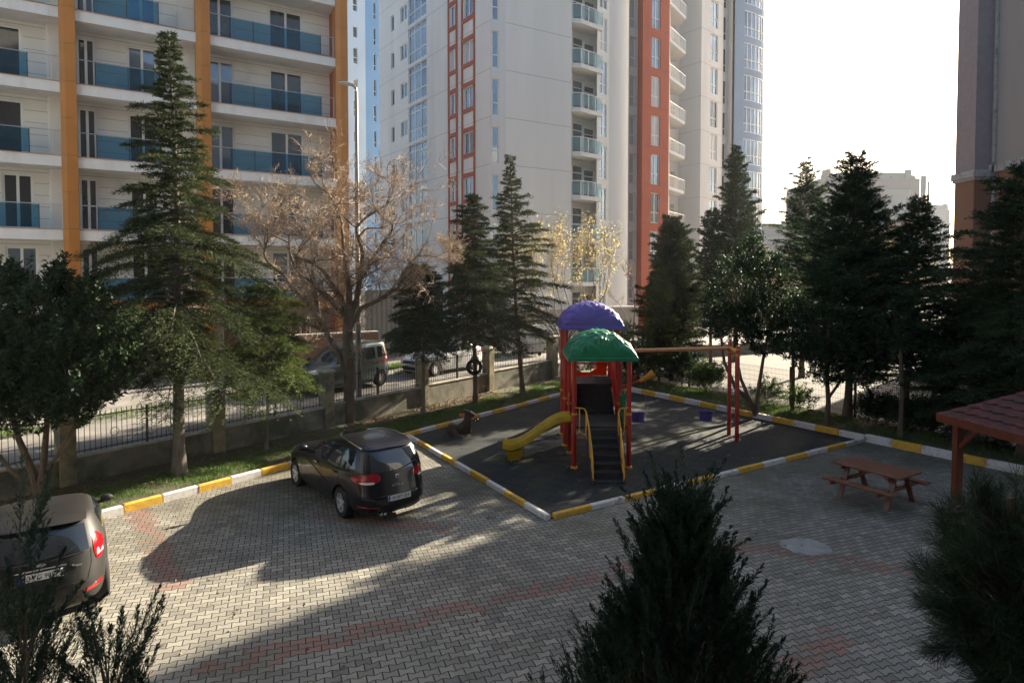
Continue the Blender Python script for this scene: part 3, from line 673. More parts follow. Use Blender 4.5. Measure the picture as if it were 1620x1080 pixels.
# ---- tower with red block and blue bow, laid out as plan points (photo column, distance)
def pl(px, Y): return Vector(((px-810)/FPX*Y, Y, 0))
FH = 3.05; Z12 = 12.38; TF = [Z12+FH*k for k in range(-4, 8)]; TZ0, TZ1 = .72, 38
tw = thing('apartment_tower', 'tall pale tower block with red framed windows, red block and blue rounded end', 'tower block', (*pl(779, 41.5).xy, .72))
C0 = pl(776, 41.5); LD = Vector((-.574, .819, 0)); 
def facet(A, Bp):
    L = (Bp-A).length; d = (Bp-A)/L; n = Vector((d.y, -d.x, 0))
    return (lambda u, dd, z: ((A+d*u+n*dd).x, (A+d*u+n*dd).y, z)), L
def u_px(px, A, d): k = (px-810)/FPX; return (k*A.y-A.x)/(d.x-k*d.y)
CL = C0+LD*17.6
# solid core behind facets
ring = [CL, C0, pl(800.5, 41.9), pl(903, 44.6), pl(903, 46.5), pl(950, 48.4), pl(950, 46.4), pl(990, 50.0), pl(990, 51.6), pl(1004, 52.2), pl(1004, 51.2), pl(1056, 53.3), pl(1056, 56.0), pl(1085, 57.2), pl(1105, 55.2), pl(1139, 57.4), pl(1139, 59.4), pl(1155, 60.0), pl(1155, 58.6)]
# facade painter: joints at floors
def joint(P, u0, u1, col=m_groove):
    for z in TF:
        b = MB()
        if z <= TZ0: continue
        b.hexa([P(u0, 0, z-.02), P(u1, 0, z-.02), P(u1, .003, z-.02), P(u0, .003, z-.02)], [P(u0, 0, z+.012), P(u1, 0, z+.012), P(u1, .003, z+.012), P(u0, .003, z+.012)])
        b.build('floor_joint', col, tw)
m_joint = M('render_joint', (.34, .32, .30), .9)
# left facet: built from the corner (right) to the far left end; P runs from CL to C0 so its normal faces the camera
P_L, LL = facet(CL, C0)
def ul(px): return LL-u_px(px, C0, LD)
holes = []; wins = []
for k in range(-3, 6):
    z = Z12+FH*k
    a, c = ul(648), ul(676.5)
    holes.append((a, c, z-2.75, z+.05)); wins.append(('s', a, c, z-2.75, z+.05))
    a, c = ul(637), ul(647); holes.append((a-.15, c-.1, z-2.05, z-.85)); wins.append(('w', a-.15, c-.1, z-2.05, z-.85))
    a, c = ul(621), ul(626); holes.append((a, c, z-2.2, z-.9)); wins.append(('n', a, c, z-2.2, z-.9))
    a, c = ul(714), ul(723.5); holes.append((a, c, z-1.98, z-.51)); wins.append(('r', a, c, z-1.98, z-.51))
    a, c = ul(735), ul(749.5); holes.append((a, c, z-1.98, z-.51)); wins.append(('r', a, c, z-1.98, z-.51))
b = MB(); wall_holes(b, P_L, 0, LL, TZ0, TZ1, holes, .14); b.build('wall', m_tow, tw)
joint(P_L, 0, LL, m_joint)
for (t, a, c, e, f) in wins:
    if t == 's': window(tw, P_L, a, c, e, f, cols=3, rows=(.30, .80), depth=.13, rng=rb, name='stair_window', pm=m_pane)
    elif t == 'n': window(tw, P_L, a, c, e, f, cols=1, depth=.13, rng=rb, pm=m_dark)
    else: window(tw, P_L, a, c, e, f, cols=2, depth=.13, rng=rb)
# red frames round the two window columns
for (p0, p1) in ((710.5, 725), (731.5, 752.5)):
    a, c = ul(p0), ul(p1)
    b = MB(); w_ = .17
    def hb(u0, u1, z0, z1): b.hexa([P_L(u0, 0, z0), P_L(u1, 0, z0), P_L(u1, .07, z0), P_L(u0, .07, z0)], [P_L(u0, 0, z1), P_L(u1, 0, z1), P_L(u1, .07, z1), P_L(u0, .07, z1)])
    hb(a, a+w_, TZ0+2, TZ1); hb(c-w_, c, TZ0+2, TZ1)
    for k in range(-3, 6):
        z = Z12+FH*k; hb(a+w_, c-w_, z-.51, z-.23); hb(a+w_, c-w_, z-2.26, z-1.98)
    b.build('red_frame', m_redband, tw)
# chamfer strip
P_c, Lc = facet(C0, pl(800.5, 41.9)); hs = [(Lc*.12, Lc*.55, Z12+FH*k-3.0, Z12+FH*k-.65) for k in range(-3, 6)]
b = MB(); wall_holes(b, P_c, 0, Lc, TZ0, TZ1, hs, .15); b.build('wall', m_tow, tw)
for h in hs: window(tw, P_c, *h, cols=1, rows=(.36,), depth=.14, rng=rb)
# blank right facet
P_r, Lr = facet(pl(800.5, 41.9), pl(903, 44.6))
b = MB(); wall_holes(b, P_r, 0, Lr, TZ0, TZ1, [], .1); b.build('wall', m_tow, tw); joint(P_r, 0, Lr, m_joint)
# balcony recess 903..950
def plain(A, Bp, mat=m_tow, z0=TZ0, z1=TZ1):
    P, L = facet(A, Bp); b = MB(); b.face([P(0, 0, z0), P(L, 0, z0), P(L, 0, z1), P(0, 0, z1)]); b.build('wall', mat, tw); return P, L
plain(pl(903, 44.6), pl(903.5, 46.3)); 
P_b, Lb_ = facet(pl(903.5, 46.3), pl(942, 47.9)); hs = []
for k in range(-3, 6): z = Z12+FH*k+.25; hs += [(.12, Lb_*.46, z-1.9, z+.55), (Lb_*.50, Lb_*.93, z-1.9, z+.35)]
b = MB(); wall_holes(b, P_b, 0, Lb_, TZ0, TZ1, hs, .12); b.build('wall', m_tow, tw)
for h in hs: window(tw, P_b, *h, cols=1, rows=(.78,), depth=.11, rng=rb, name='balcony_door')
plain(pl(942, 47.9), pl(943, 46.3))
P_e, Le = facet(pl(943, 46.3), pl(962, 47.3)); hs = [(Le*.22, Le*.80, Z12+FH*k-3.2, Z12+FH*k-.85) for k in range(-3, 6)]
b = MB(); wall_holes(b, P_e, 0, Le, TZ0, TZ1, hs, .12); b.build('wall', m_tow, tw)
for h in hs: window(tw, P_e, *h, cols=2, rows=(.3,), depth=.11, rng=rb)
P_bf, Lbf = facet(pl(904, 45.0), pl(950, 46.6))
for k in range(-2, 6):
    z = Z12+FH*k-1.55
    q = [P_bf(-.05, .0, 0), P_bf(Lbf*.2, .32, 0), P_bf(Lbf, .12, 0), P_bf(Lbf, -2.0, 0), P_bf(-.05, -2.0, 0)]
    b = MB(); b.hexa([(x, y, z-.30) for x, y, _ in q], [(x, y, z) for x, y, _ in q]); bal = b.build('balcony', m_tow, tw)
    b = MB()
    ed = [q[0], q[1], q[2]]
    for (p0, p1, n) in ((q[0], q[1], 1), (q[1], q[2], 3)):
        for i in range(n):
            s0 = [p0[j]+(p1[j]-p0[j])*(i+.04)/n for j in (0, 1)]; s1 = [p0[j]+(p1[j]-p0[j])*(i+.96)/n for j in (0, 1)]
            b.face([(s0[0], s0[1], z+.08), (s1[0], s1[1], z+.08), (s1[0], s1[1], z+.92), (s0[0], s0[1], z+.92)])
    b.build('glass_panel', m_cyanglass, bal)
    b = MB(); b.tube([(x, y, z+1.0) for x, y, _ in ed], .03, 6)
    for i in range(4):
        t = i/3; x = q[1][0]+(q[2][0]-q[1][0])*t; y = q[1][1]+(q[2][1]-q[1][1])*t; b.tube([(x, y, z), (x, y, z+1.0)], .025, 6)
    b.build('railing', m_frame, bal)
# curved cream wall 962..991
rows = []; A_, B_ = pl(962, 47.3), pl(992, 50.4); nn = Vector(((B_-A_).normalized().y, -(B_-A_).normalized().x, 0))
for i in range(9):
    t = i/8; p = A_.lerp(B_, t)+nn*(.55*math.sin(math.pi*t)); rows.append([(p.x, p.y, TZ0), (p.x, p.y, TZ1)])
b = MB(); b.grid(rows); b.build('curved_wall', m_tow, tw, smooth=True)
# narrow window strip 992..1006
P_n, Ln = facet(pl(992, 50.9), pl(1006.5, 51.4)); hs = [(Ln*.15, Ln*.88, Z12+FH*k-2.9, Z12+FH*k-.55) for k in range(-3, 8)]
b = MB(); wall_holes(b, P_n, 0, Ln, TZ0, TZ1, hs, .3); b.build('wall', m_tow, tw)
for h in hs: window(tw, P_n, *h, cols=1, rows=(.35,), depth=.29, rng=rb, pm=m_curtain)
plain(pl(992, 50.4), pl(992, 50.9))
# red block 1006..1056
P_rs, _ = plain(pl(1006.5, 51.4), pl(1014.5, 50.2), m_red)
P_red, Lre = facet(pl(1014.5, 50.2), pl(1056, 52.0)); hs = [(Lre*.32, Lre*.66, Z12+FH*k-3.0, Z12+FH*k-.62) for k in range(-3, 8)]
b = MB(); wall_holes(b, P_red, 0, Lre, TZ0, TZ1, hs, .16); b.build('red_wall', m_red, tw); joint(P_red, 0, Lre, M('red_joint', (.25, .07, .04), .9))
for h in hs: window(tw, P_red, *h, cols=2, rows=(.35,), depth=.15, rng=rb)
# second recess with balconies 1056..1105
plain(pl(1056, 52.0), pl(1058, 60), m_tow); P_k, Lk = facet(pl(1058, 60.0), pl(1072, 60.5)); hs = [(Lk*.02, Lk*.6, Z12+FH*k-2.6, Z12+FH*k-.4) for k in range(-3, 8)]
b = MB(); wall_holes(b, P_k, 0, Lk, TZ0, TZ1, hs, .1); b.build('wall', m_tow, tw)
for h in hs: window(tw, P_k, *h, cols=1, rows=(.78,), depth=.09, rng=rb, pm=m_curtain)
P_2, L2 = plain(pl(1072, 60.5), pl(1106, 58.5)); joint(P_2, 0, L2, m_joint)
for k in range(-2, 8):
    z = Z12+FH*k-2.75; q = [pl(1056, 53.6), pl(1081, 56.9), pl(1072, 58.5), pl(1058, 58.5)]
    b = MB(); b.hexa([(p.x, p.y, z-.25) for p in q], [(p.x, p.y, z) for p in q]); bal = b.build('balcony', m_tow, tw)
    b = MB(); a0, a1 = q[0], q[1]
    b.tube([(a0.x, a0.y, z+.95), (a1.x, a1.y, z+.95)], .03, 6)
    for i in range(11):
        p = a0.lerp(a1, i/10); b.tube([(p.x, p.y, z), (p.x, p.y, z+.95)], .018, 5)
    b.build('railing', m_steel, bal)
    if k == -2:
        b = MB(); b.hexa([(p.x, p.y, z+.95) for p in (a0, a1, q[2], q[3])], [(p.x, p.y, z+2.7) for p in (a0, a1, q[2], q[3])]); b.build('balcony_glazing', m_dark, bal)
# white slab 1106..1139
P_w2, Lw = facet(pl(1106, 58.5), pl(1139, 61.0)); hs = [(Lw*.43, Lw*.78, Z12+FH*k-2.5, Z12+FH*k-.1) for k in range(-3, 8)]
b = MB(); wall_holes(b, P_w2, 0, Lw, TZ0, TZ1, hs, .16); b.build('wall', m_tow, tw); joint(P_w2, 0, Lw, m_joint)
for h in hs: window(tw, P_w2, *h, cols=2, rows=(.35,), depth=.15, rng=rb)
plain(pl(1139, 61.0), pl(1139.5, 62.6)); P_5, L5 = facet(pl(1139.5, 62.6), pl(1147, 62.9)); hs = [(L5*.1, L5*.7, Z12+FH*k-2.7, Z12+FH*k-.4) for k in range(-3, 8)]
b = MB(); wall_holes(b, P_5, 0, L5, TZ0, TZ1, hs, .12); b.build('wall', m_tow, tw)
for h in hs: window(tw, P_5, *h, cols=1, rows=(.3,), depth=.11, rng=rb, pm=m_dark)
P_6, L6 = plain(pl(1147, 62.9), pl(1154.5, 61.8))
# blue bow 1154..1196 : curved in plan, windows follow
cA, cB = pl(1154.5, 61.8), pl(1196, 64.6); bn = Vector(((cB-cA).normalized().y, -(cB-cA).normalized().x, 0))
def bow(t, d=0.0):
    p = cA.lerp(cB, t)+bn*(.75*math.sin(math.pi*min(1, t*.62+.1))+d); return p
def P_bow(u, d, z): p = bow(u, d); return (p.x, p.y, z)
NB = 12; hs = []
for k in range(-3, 8):
    z = Z12+FH*k
    hs.append((z-2.45, z-.05))
b = MB(); t0, t1 = .25, .94
for i in range(NB):
    a, c = i/NB, (i+1)/NB
    zz = [TZ0]+[q for h in hs for q in h]+[TZ1]
    inside = (a+c)/2 > t0 and (a+c)/2 < t1
    if inside:
        for j in range(0, len(zz)-1, 2): b.face([P_bow(a, 0, zz[j]), P_bow(c, 0, zz[j]), P_bow(c, 0, zz[j+1]), P_bow(a, 0, zz[j+1])])
    else: b.face([P_bow(a, 0, TZ0), P_bow(c, 0, TZ0), P_bow(c, 0, TZ1), P_bow(a, 0, TZ1)])
b.build('blue_bow_wall', m_towblue, tw)
for (e, f) in hs:
    b = MB(); us = [3/NB, 4/NB, 5.5/NB, 7/NB, 8.5/NB, 10/NB, 11/NB]
    for u in us: b.hexa([P_bow(u-.008, -.1, e), P_bow(u+.008, -.1, e), P_bow(u+.008, -.02, e), P_bow(u-.008, -.02, e)], [P_bow(u-.008, -.1, f), P_bow(u+.008, -.1, f), P_bow(u+.008, -.02, f), P_bow(u-.008, -.02, f)])
    for i in range(len(us)-1):
        for (z0, z1) in ((e, e+.06), (e+.8, e+.86), (f-.06, f)):
            b.hexa([P_bow(us[i]+.008, -.1, z0), P_bow(us[i+1]-.008, -.1, z0), P_bow(us[i+1]-.008, -.02, z0), P_bow(us[i]+.008, -.02, z0)], [P_bow(us[i]+.008, -.1, z1), P_bow(us[i+1]-.008, -.1, z1), P_bow(us[i+1]-.008, -.02, z1), P_bow(us[i]+.008, -.02, z1)])
    fr = b.build('bow_window', m_frame, tw)
    b = MB()
    for i in range(len(us)-1): b.face([P_bow(us[i], -.07, e), P_bow(us[i+1], -.07, e), P_bow(us[i+1], -.07, f), P_bow(us[i], -.07, f)])
    b.build('pane', m_pane, fr)
# back closure + roof so the tower is a solid volume
back = [cB, cB+Vector((-2, 14, 0)), CL+Vector((6, 16, 0)), CL]
for i in range(3): plain(back[i], back[i+1])
front = [CL, C0, pl(800.5, 41.9), pl(903, 44.6), pl(962, 47.3), pl(992, 50.4), pl(1014.5, 50.2), pl(1056, 52.0), pl(1072, 60.5), pl(1106, 58.5), pl(1139, 61.0), pl(1154.5, 61.8), cB, back[1], back[2]]
b = MB(); b.face([(p.x, p.y, TZ1) for p in front]); b.build('roof', m_tow, tw)
# low podium wall in front of the tower
b = MB(); A_, B_ = pl(740, 40.0), pl(1010, 46.0); P, L = facet(A_, B_)
b.hexa([P(0, 0, .72), P(L, 0, .72), P(L, -.3, .72), P(0, -.3, .72)], [P(0, 0, 2.9), P(L, 0, 2.9), P(L, -.3, 2.9), P(0, -.3, 2.9)])
pw = tag(b.build('garden_wall', m_beige), 'low beige garden wall with pale coping at the foot of the tower', 'wall')
b = MB(); b.hexa([P(-.05, .05, 2.9), P(L, .05, 2.9), P(L, -.35, 2.9), P(-.05, -.35, 2.9)], [P(-.05, .05, 3.0), P(L, .05, 3.0), P(L, -.35, 3.0), P(-.05, -.35, 3.0)]); b.build('coping', m_kwhite, pw)
# dark hoarding between the two buildings
hA, hB = Vector(lb(S3+.5, .4, 0)), pl(700, 39.5); P, L = facet(hA, hB); b = MB(); n = int(L/.22)
rows = [[P(L*i/n, .03*(i % 2), z) for z in (.72, 4.4)] for i in range(n+1)]; b.grid(rows)
rows = [[P(L*i/n, .03*(i % 2)-.05, z) for z in (.72, 4.4)] for i in range(n+1)]; b.grid(rows)
tag(b.build('hoarding', m_hoard), 'dark grey corrugated hoarding between the two apartment buildings', 'hoarding')
# ---- distant pale blue tower
bt = thing('blue_apartment_tower', 'pale blue apartment tower far behind the street lamp', 'tower block', (*pl(575, 77).xy, .72))
P_x, Lx = facet(pl(520, 73), pl(581, 77)); hs = []
for k in range(-1, 13):
    z = 5+FH*k; hs.append((Lx*.68, Lx*.79, z+.7, z+(2.0 if k % 2 else 2.6)))
b = MB(); wall_holes(b, P_x, 0, Lx, .72, 44, hs, .15); b.build('wall', m_sky_blue, bt)
for h in hs: window(bt, P_x, *h, cols=1, rows=(.4,) if h[3]-h[2] > 1.5 else (), depth=.14, rng=rb, pm=m_dark)
P_y, Ly = facet(pl(581, 77), pl(606, 78.2)); hs = [(Ly*.50, Ly*.66, 5+FH*k+.5, 5+FH*k+2.5) for k in range(-1, 13)]
b = MB(); wall_holes(b, P_y, 0, Ly, .72, 44, hs, .15); b.build('wall', m_mid_blue, bt)
for h in hs: window(bt, P_y, *h, cols=1, rows=(.3,), depth=.14, rng=rb, pm=m_dark)
b = MB(); q = [pl(520, 73), pl(581, 77), pl(606, 78.2), pl(606, 95), pl(520, 90)]; b.hexa([(p.x, p.y, 43.9) for p in q], [(p.x, p.y, 44.4) for p in q]); b.build('roof', m_sky_blue, bt)
# ---- the building the photograph was taken from (stands behind the viewpoint and shades the yard)
b = MB(); P_o = lambda u, d, z: (u, -1.2+d, z); hs = []
for k in range(8):
    for i in range(9): hs.append((-26+7*i, -24.2+7*i, 1.0+3*k, 2.6+3*k))
wall_holes(b, P_o, -30, 40, 0, 25, hs, .2); b.box(-30, 40, -14, -1.45, 0, 25)
own = struct(b.build('building_facade', M('grey_render', (.26, .27, .28), .9)))
# ---- right building
rbt = thing('right_apartment_building', 'beige and salmon rendered building at the right edge with grey cornice', 'apartment building', (28.0, 40.6, 0))
zc = 11.55
def rbx(name, x0, x1, y0, y1, z0, z1, mat, **k): b = MB(); b.box(x0, x1, y0, y1, z0, z1); return b.build(name, mat, rbt, **k)
rbx('lower_wall', 29.0, 46, 14, 40.2, 0, zc, m_salmon); rbx('upper_wall', 29.0, 46, 14, 40.2, zc+.002, 42, m_beige)
rbx('corner_pier', 28.0, 29.6, 38.9, 40.6, 0, zc-.1, m_salmon); rbx('corner_pier', 28.0, 29.6, 38.9, 40.6, zc-.1+.002, 41.9, M('pier_render', (.30, .245, .24), .9, var=.08))
rbx('cornice', 28.86, 29.0, 14, 38.9, zc-.2, zc+.28, m_stone); rbx('cornice', 27.82, 29.75, 38.7, 40.75, zc-.45, zc-.02, m_stone, bevel=.03); rbx('cornice', 27.92, 29.7, 38.8, 40.7, zc-.6, zc-.45, m_stone)
rbx('downpipe', 28.86, 28.98, 38.5, 38.62, 0, 40, m_stone)
b = MB(); P, L = (lambda u, d, z: (28.99-d, 38-u, z)), 24
hs = [(4.5+5.2*i, 6.0+5.2*i, 2.0+3*k, 3.6+3*k) for i in range(4) for k in range(3)]
b = MB(); wl = None
for h in hs[3:]: window(rbt, lambda u, d, z: (28.93-d, 38-u, z), *h, cols=2, depth=.0, rng=rb)
# ---- far buildings
def far(name, label, px0, px1, Y, ztop, bands, mat, roofbits=True):
    t = thing(name, label, 'building', (*pl((px0+px1)/2, Y).xy, 0)); A_, B_ = pl(px0, Y), pl(px1, Y)
    b = MB(); b.box(A_.x, B_.x, Y, Y+30, 0, ztop); b.build('wall', mat, t)
    b = MB(); W = B_.x-A_.x
    for (u0, u1, z0, z1) in bands: b.box(A_.x+W*u0, A_.x+W*u1, Y-.3, Y, ztop*z0, ztop*z1)
    b.build('window_band', m_far3, t)
    if roofbits:
        rg = random.Random(int(px0)); b = MB()
        b.box(A_.x+W*.2, A_.x+W*.95, Y+4, Y+24, ztop+.01, ztop+2.5)
        for i in range(14):
            x = A_.x+W*rg.random(); b.box(x, x+rg.uniform(.5, 2), Y+3, Y+3.9, ztop+.01, ztop+rg.uniform(1, 4))
        b.build('roof_plant', m_far1, t)
    return t
t = far('office_building', 'hazy distant office block with brick bands beyond the conifers', 1303, 1452, 210, 37.5, [(.12, .46, .66, .90), (.62, .90, .66, .90), (.12, .46, .3, .6), (.62, .72, .3, .6), (.78, .9, .3, .6)], m_far2)
b = MB(); A_ = pl(1459, 214); b.box(A_.x-.6, A_.x+.6, 214, 215.2, 0, 39); b.box(A_.x+1.2, A_.x+1.7, 214, 214.5, 0, 37); b.build('sign_mast', m_far2, t)
far('pale_building', 'small pale building far away beside the right edge building', 1462, 1500, 300, 37, [(.1, .9, .75, .8), (.1, .9, .6, .65)], m_far1, True)
far('low_building', 'low distant building just left of the office block', 1195, 1262, 260, 27, [(.05, .95, .7, .8)], m_far1, False)
# ---- rubble mound, waste containers
b = MB(); c0 = pl(842, 40); rg = random.Random(8); rows = []
for i in range(9):
    r = i/8; rows.append([(c0.x+math.cos(a*R(18))*r*3.6*rg.uniform(.9, 1.1), c0.y+math.sin(a*R(18))*r*2.2*rg.uniform(.9, 1.1), .7+1.75*(1-r)**1.1+rg.uniform(-.12, .12)*(r < 1)) for a in range(20)])
b.grid(rows, close_u=True); tag(b.build('rubble_mound', m_earth), 'brown heap of rubble and soil behind the white waste containers', 'rubble heap', kind='structure')
def container(label, px, Y, rz):
    c = pl(px, Y); t = thing('waste_container', label, 'waste container', (c.x, c.y, .72), rz, 'waste containers standing across the street')
    b = MB(); b.hexa([(-.75, -.5, .25), (.75, -.5, .25), (.75, .5, .25), (-.75, .5, .25)], [(-.85, -.58, 1.3), (.85, -.58, 1.3), (.85, .58, 1.3), (-.85, .58, 1.3)])
    for i in range(8): x = -.7+.2*i; b.box(x-.025, x+.025, -.62, -.52, .3, 1.27)
    b.build('body', m_wbin, t, local=True)
    b = MB(); b.hexa([(-.88, -.62, 1.3), (.88, -.62, 1.3), (.88, .62, 1.3), (-.88, .62, 1.3)], [(-.8, -.3, 1.55), (.8, -.3, 1.55), (.8, .3, 1.55), (-.8, .3, 1.55)]); b.build('lid', m_far1, t, local=True)
    for sx in (-.6, .6):
        for sy in (-.4, .4): b = MB(); b.lathe([(0, -.03), (.11, -.03), (.11, .03), (0, .03)], (sx, sy, .12), 'y', 12); b.build('wheel', m_tyre, t, local=True)
container('ribbed white waste container, the left one behind the railing', 833, 35.2, .5)
container('ribbed white waste container, the right one beside the corner pillar', 857, 37.4, .55)
# ------------------------------------------------------------------ playground tower
px_ = 2.36
ps = thing('playground_tower', 'red post climbing tower with green and purple dome roofs and a yellow slide', 'climbing frame', (2.36, 17.4, .012))
Z0 = .012
def post(x, y, z, r=.062, cap=False):
    b = MB(); b.tube([(x, y, Z0), (x, y, z)], r, 16); o = b.build('post', m_pred, ps, smooth=True)
    b = MB(); b.lathe([(0, Z0+.001), (r+.035, Z0+.001), (r+.03, Z0+.05), (r+.002, Z0+.06)], (x, y, 0), n=16); b.build('post_collar', m_ptube, o)
    for zc_ in (1.45,):
        if z > 2: b = MB(); b.lathe([(r+.001, zc_-.03), (r+.016, zc_-.03), (r+.016, zc_+.03), (r+.001, zc_+.03)], (x, y, 0), n=16); b.build('post_collar', m_ptube, o)
XL, XR = 1.64, 3.08
for y in (16.7, 18.15):
    for x in (XL, XR): post(x, y, 2.98)
for (x, y) in ((1.60, 18.95), (1.62, 20.35), (3.14, 18.95), (3.14, 20.35)): post(x, y, 3.55, .075)
def dome(name, cx, cy, hx, hy, z0, lip, H, mat, seed):
    rg = np.random.default_rng(seed); n = 84; b = MB(); ctr = np.array([cx, cy, z0])
    S = [math.sin(math.pi/2*(2*i/n-1)) for i in range(n+1)]
    zz = lambda u, v: H*max(0, 1-abs(u)**1.9)**.62*max(0, 1-abs(v)**5)**.5
    seeds = []
    for _ in range(46):                                  # centres of the moulded petals and pebbles
        u, v = rg.uniform(-.95, .95), rg.choice([-1, 1])*abs(rg.uniform(0, 1))**.45*.995; seeds.append((cx+hx*u, cy+hy*v, z0+lip+zz(u, v)))
    seeds = np.array(seeds); rows = []
    for sv in S:
        row = []
        for su in S:
            p = np.array([cx+hx*su, cy+hy*sv, z0+lip+zz(su, sv)]); d = np.sort(np.linalg.norm(seeds-p, axis=1)); e_ = min(1, (1-abs(su)**8)*(1-abs(sv)**30)*1.4)
            k = .045*min(1, (d[1]-d[0])/.085)**.6*max(0, e_)+.012*math.cos(min(3.1, d[0]*30))*max(0, e_)
            q = p+(p-ctr)/np.linalg.norm(p-ctr)*(k if p[2] > z0+lip+.04 else 0); row.append(tuple(q))
        rows.append(row)
    b.grid(rows)
    edge = rows[0]+[r[-1] for r in rows[1:]]+rows[-1][::-1][1:]+[r[0] for r in rows[::-1]][1:-1]
    low = [(cx+(p[0]-cx)*1.02, cy+(p[1]-cy)*1.02, z0) for p in edge]; mid = [(cx+(p[0]-cx)*1.02, cy+(p[1]-cy)*1.02, z0+lip*.8) for p in edge]
    b.grid([low, mid, edge], close_u=True); b.face(low[::-1])
    return b.build(name, mat, ps, smooth=True)
dome('dome_roof', 2.37, 17.42, .90, .92, 2.86, .10, .62, m_plas_g, 3)
dome('dome_roof', 2.38, 19.65, .92, .92, 3.50, .11, .66, m_plas_p, 5)
b = MB(); b.box(XL-.02, XR+.02, 16.68, 18.17, 1.06, 1.13); b.build('lower_deck', m_ramp, ps)
b = MB(); b.box(1.6, 3.16, 18.93, 20.37, 1.80, 1.88); b.build('upper_deck', m_ramp, ps)
# stairs: lower flight to the ground, upper slatted flight between decks
b = MB(); n = 6
for i in range(n):
    z = 1.06-(i+1)*1.06/(n+.4); y = 16.62-i*.20
    b.box(1.98, 2.74, y-.24, y, z-.05, z); b.box(1.98, 2.74, y-.01, y, z, z+.17)
for x in (1.96, 2.75): b.beam((x, 16.66, 1.0), (x, 15.42, .02), .035, .18)
b.build('lower_stairs', m_ramp, ps)
b = MB()
for i in range(13):
    t = (i+.5)/13; b.beam((1.86, 18.17+.78*t, 1.16+.70*t), (2.92, 18.17+.78*t, 1.16+.70*t), .05, .035)
b.hexa([(1.84, 18.15, 1.06), (2.94, 18.15, 1.06), (2.94, 18.95, 1.78), (1.84, 18.95, 1.78)], [(1.84, 18.15, 1.10), (2.94, 18.15, 1.10), (2.94, 18.95, 1.82), (1.84, 18.95, 1.82)])
b.build('slatted_ramp', m_ramp, ps)
# yellow hand rails
for x, xp, sg in ((1.93, XL, 1), (2.79, XR, -1)):
    b = MB()
    xr = x+.01*sg
    b.tube([(xp, 16.66, 1.62), (xp+.16*sg, 16.62, 1.62), (xr-.04*sg, 16.60, 1.60), (xr, 16.56, 1.52), (xr+.02*sg, 16.1, 1.20), (xr+.04*sg, 15.72, .82), (xr+.04*sg, 15.46, .48), (xr+.04*sg, 15.42, .02)], .019, 8)
    b.tube([(xr, 16.58, 1.50), (xr, 16.58, .95), (xr+.02*sg, 16.5, .80), (xr+.04*sg, 15.52, .25)], .017, 8)
    b.tube([(xr-.17*sg, 16.62, 1.62), (xr-.17*sg, 16.62, 1.02), (xr-.14*sg, 16.61, .94), (xr, 16.60, .92)], .016, 8)
    b.tube([(xr+.015*sg, 16.2, 1.27), (xr+.03*sg, 15.9, .50)], .014, 6); b.tube([(xr+.03*sg, 15.85, .95), (xr+.035*sg, 15.62, .33)], .014, 6)
    b.build('handrail', m_ptube, ps, smooth=True)
# red side panels, green panel, orange slide mouth
def panel(name, pts, a, c, mat, plane='x'):
    b = MB()
    if plane == 'x': b.hexa([(a, y, z) for y, z in pts], [(c, y, z) for y, z in pts])
    else: b.hexa([(x, a, z) for x, z in pts], [(x, c, z) for x, z in pts])
    return b.build(name, mat, ps, bevel=.01)
panel('side_panel', [(16.78, 1.15), (16.98, 1.12), (16.98, 1.55), (16.78, 1.62)], 1.60, 1.635, m_plas_r)
panel('side_panel', [(17.85, 1.12), (18.1, 1.12), (18.1, 1.78), (17.95, 1.72), (17.85, 1.45)], 1.60, 1.635, m_plas_r)
panel('side_panel', [(18.2, 1.12), (18.92, 1.80), (18.92, 2.50), (18.75, 2.62), (18.5, 2.40), (18.2, 1.78)], 1.70, 1.735, m_plas_r)
panel('side_panel', [(18.2, 1.12), (18.92, 1.80), (18.92, 2.62), (18.72, 2.78), (18.45, 2.42), (18.2, 1.78)], 2.98, 3.015, m_plas_r)
panel('side_panel', [(19.05, 1.9), (20.25, 1.9), (20.25, 2.45), (19.65, 2.6), (19.05, 2.45)], 1.60, 1.635, m_plas_r)
panel('side_panel', [(19.05, 1.9), (20.25, 1.9), (20.25, 2.45), (19.65, 2.6), (19.05, 2.45)], 3.10, 3.135, m_plas_r)
panel('green_panel', [(16.8, .95), (17.05, .95), (17.05, 1.95), (16.92, 2.02), (16.8, 1.95)], 2.98, 3.01, m_plas_g)
panel('green_panel', [(17.2, 1.14), (18.05, 1.14), (18.05, 1.75), (17.2, 1.75)], 3.06, 3.09, m_plas_g)
# orange slide behind
b = MB(); rows = []
for i in range(15):
    t = i/14; y = 20.42+t*2.9; z = 1.95-1.75*(t*t*(3-2*t))
    rows.append([(2.38+.34*math.cos(math.pi*(1+q/10))*1.0, y, z+.30+.30*math.sin(math.pi*(1+q/10))) for q in range(11)])
b.grid(rows); b.grid([[(p[0], p[1], p[2]-.025) for p in r] for r in rows]); b.build('orange_slide', m_plas_o, ps, smooth=True)
b = MB(); ol = [(1.72, 1.90), (3.04, 1.90), (3.04, 2.62), (2.90, 2.72), (2.74, 2.6), (2.72, 2.12), (2.5, 2.0), (2.25, 2.0), (2.04, 2.12), (2.02, 2.6), (1.86, 2.72), (1.72, 2.62)]
b.hexa([(x, 20.40, z) for x, z in ol], [(x, 20.44, z) for x, z in ol]); b.build('slide_mouth', m_plas_o, ps)
b = MB(); b.box(1.72, 3.04, 20.28, 20.31, 2.28, 2.33); b.build('guard_bar', m_pred, ps)
b = MB(); b.lathe([(.02, 0), (.15, 0), (.17, .04), (.15, .08), (.02, .08)], (1.55, 19.0, 0), 'z', 14); 
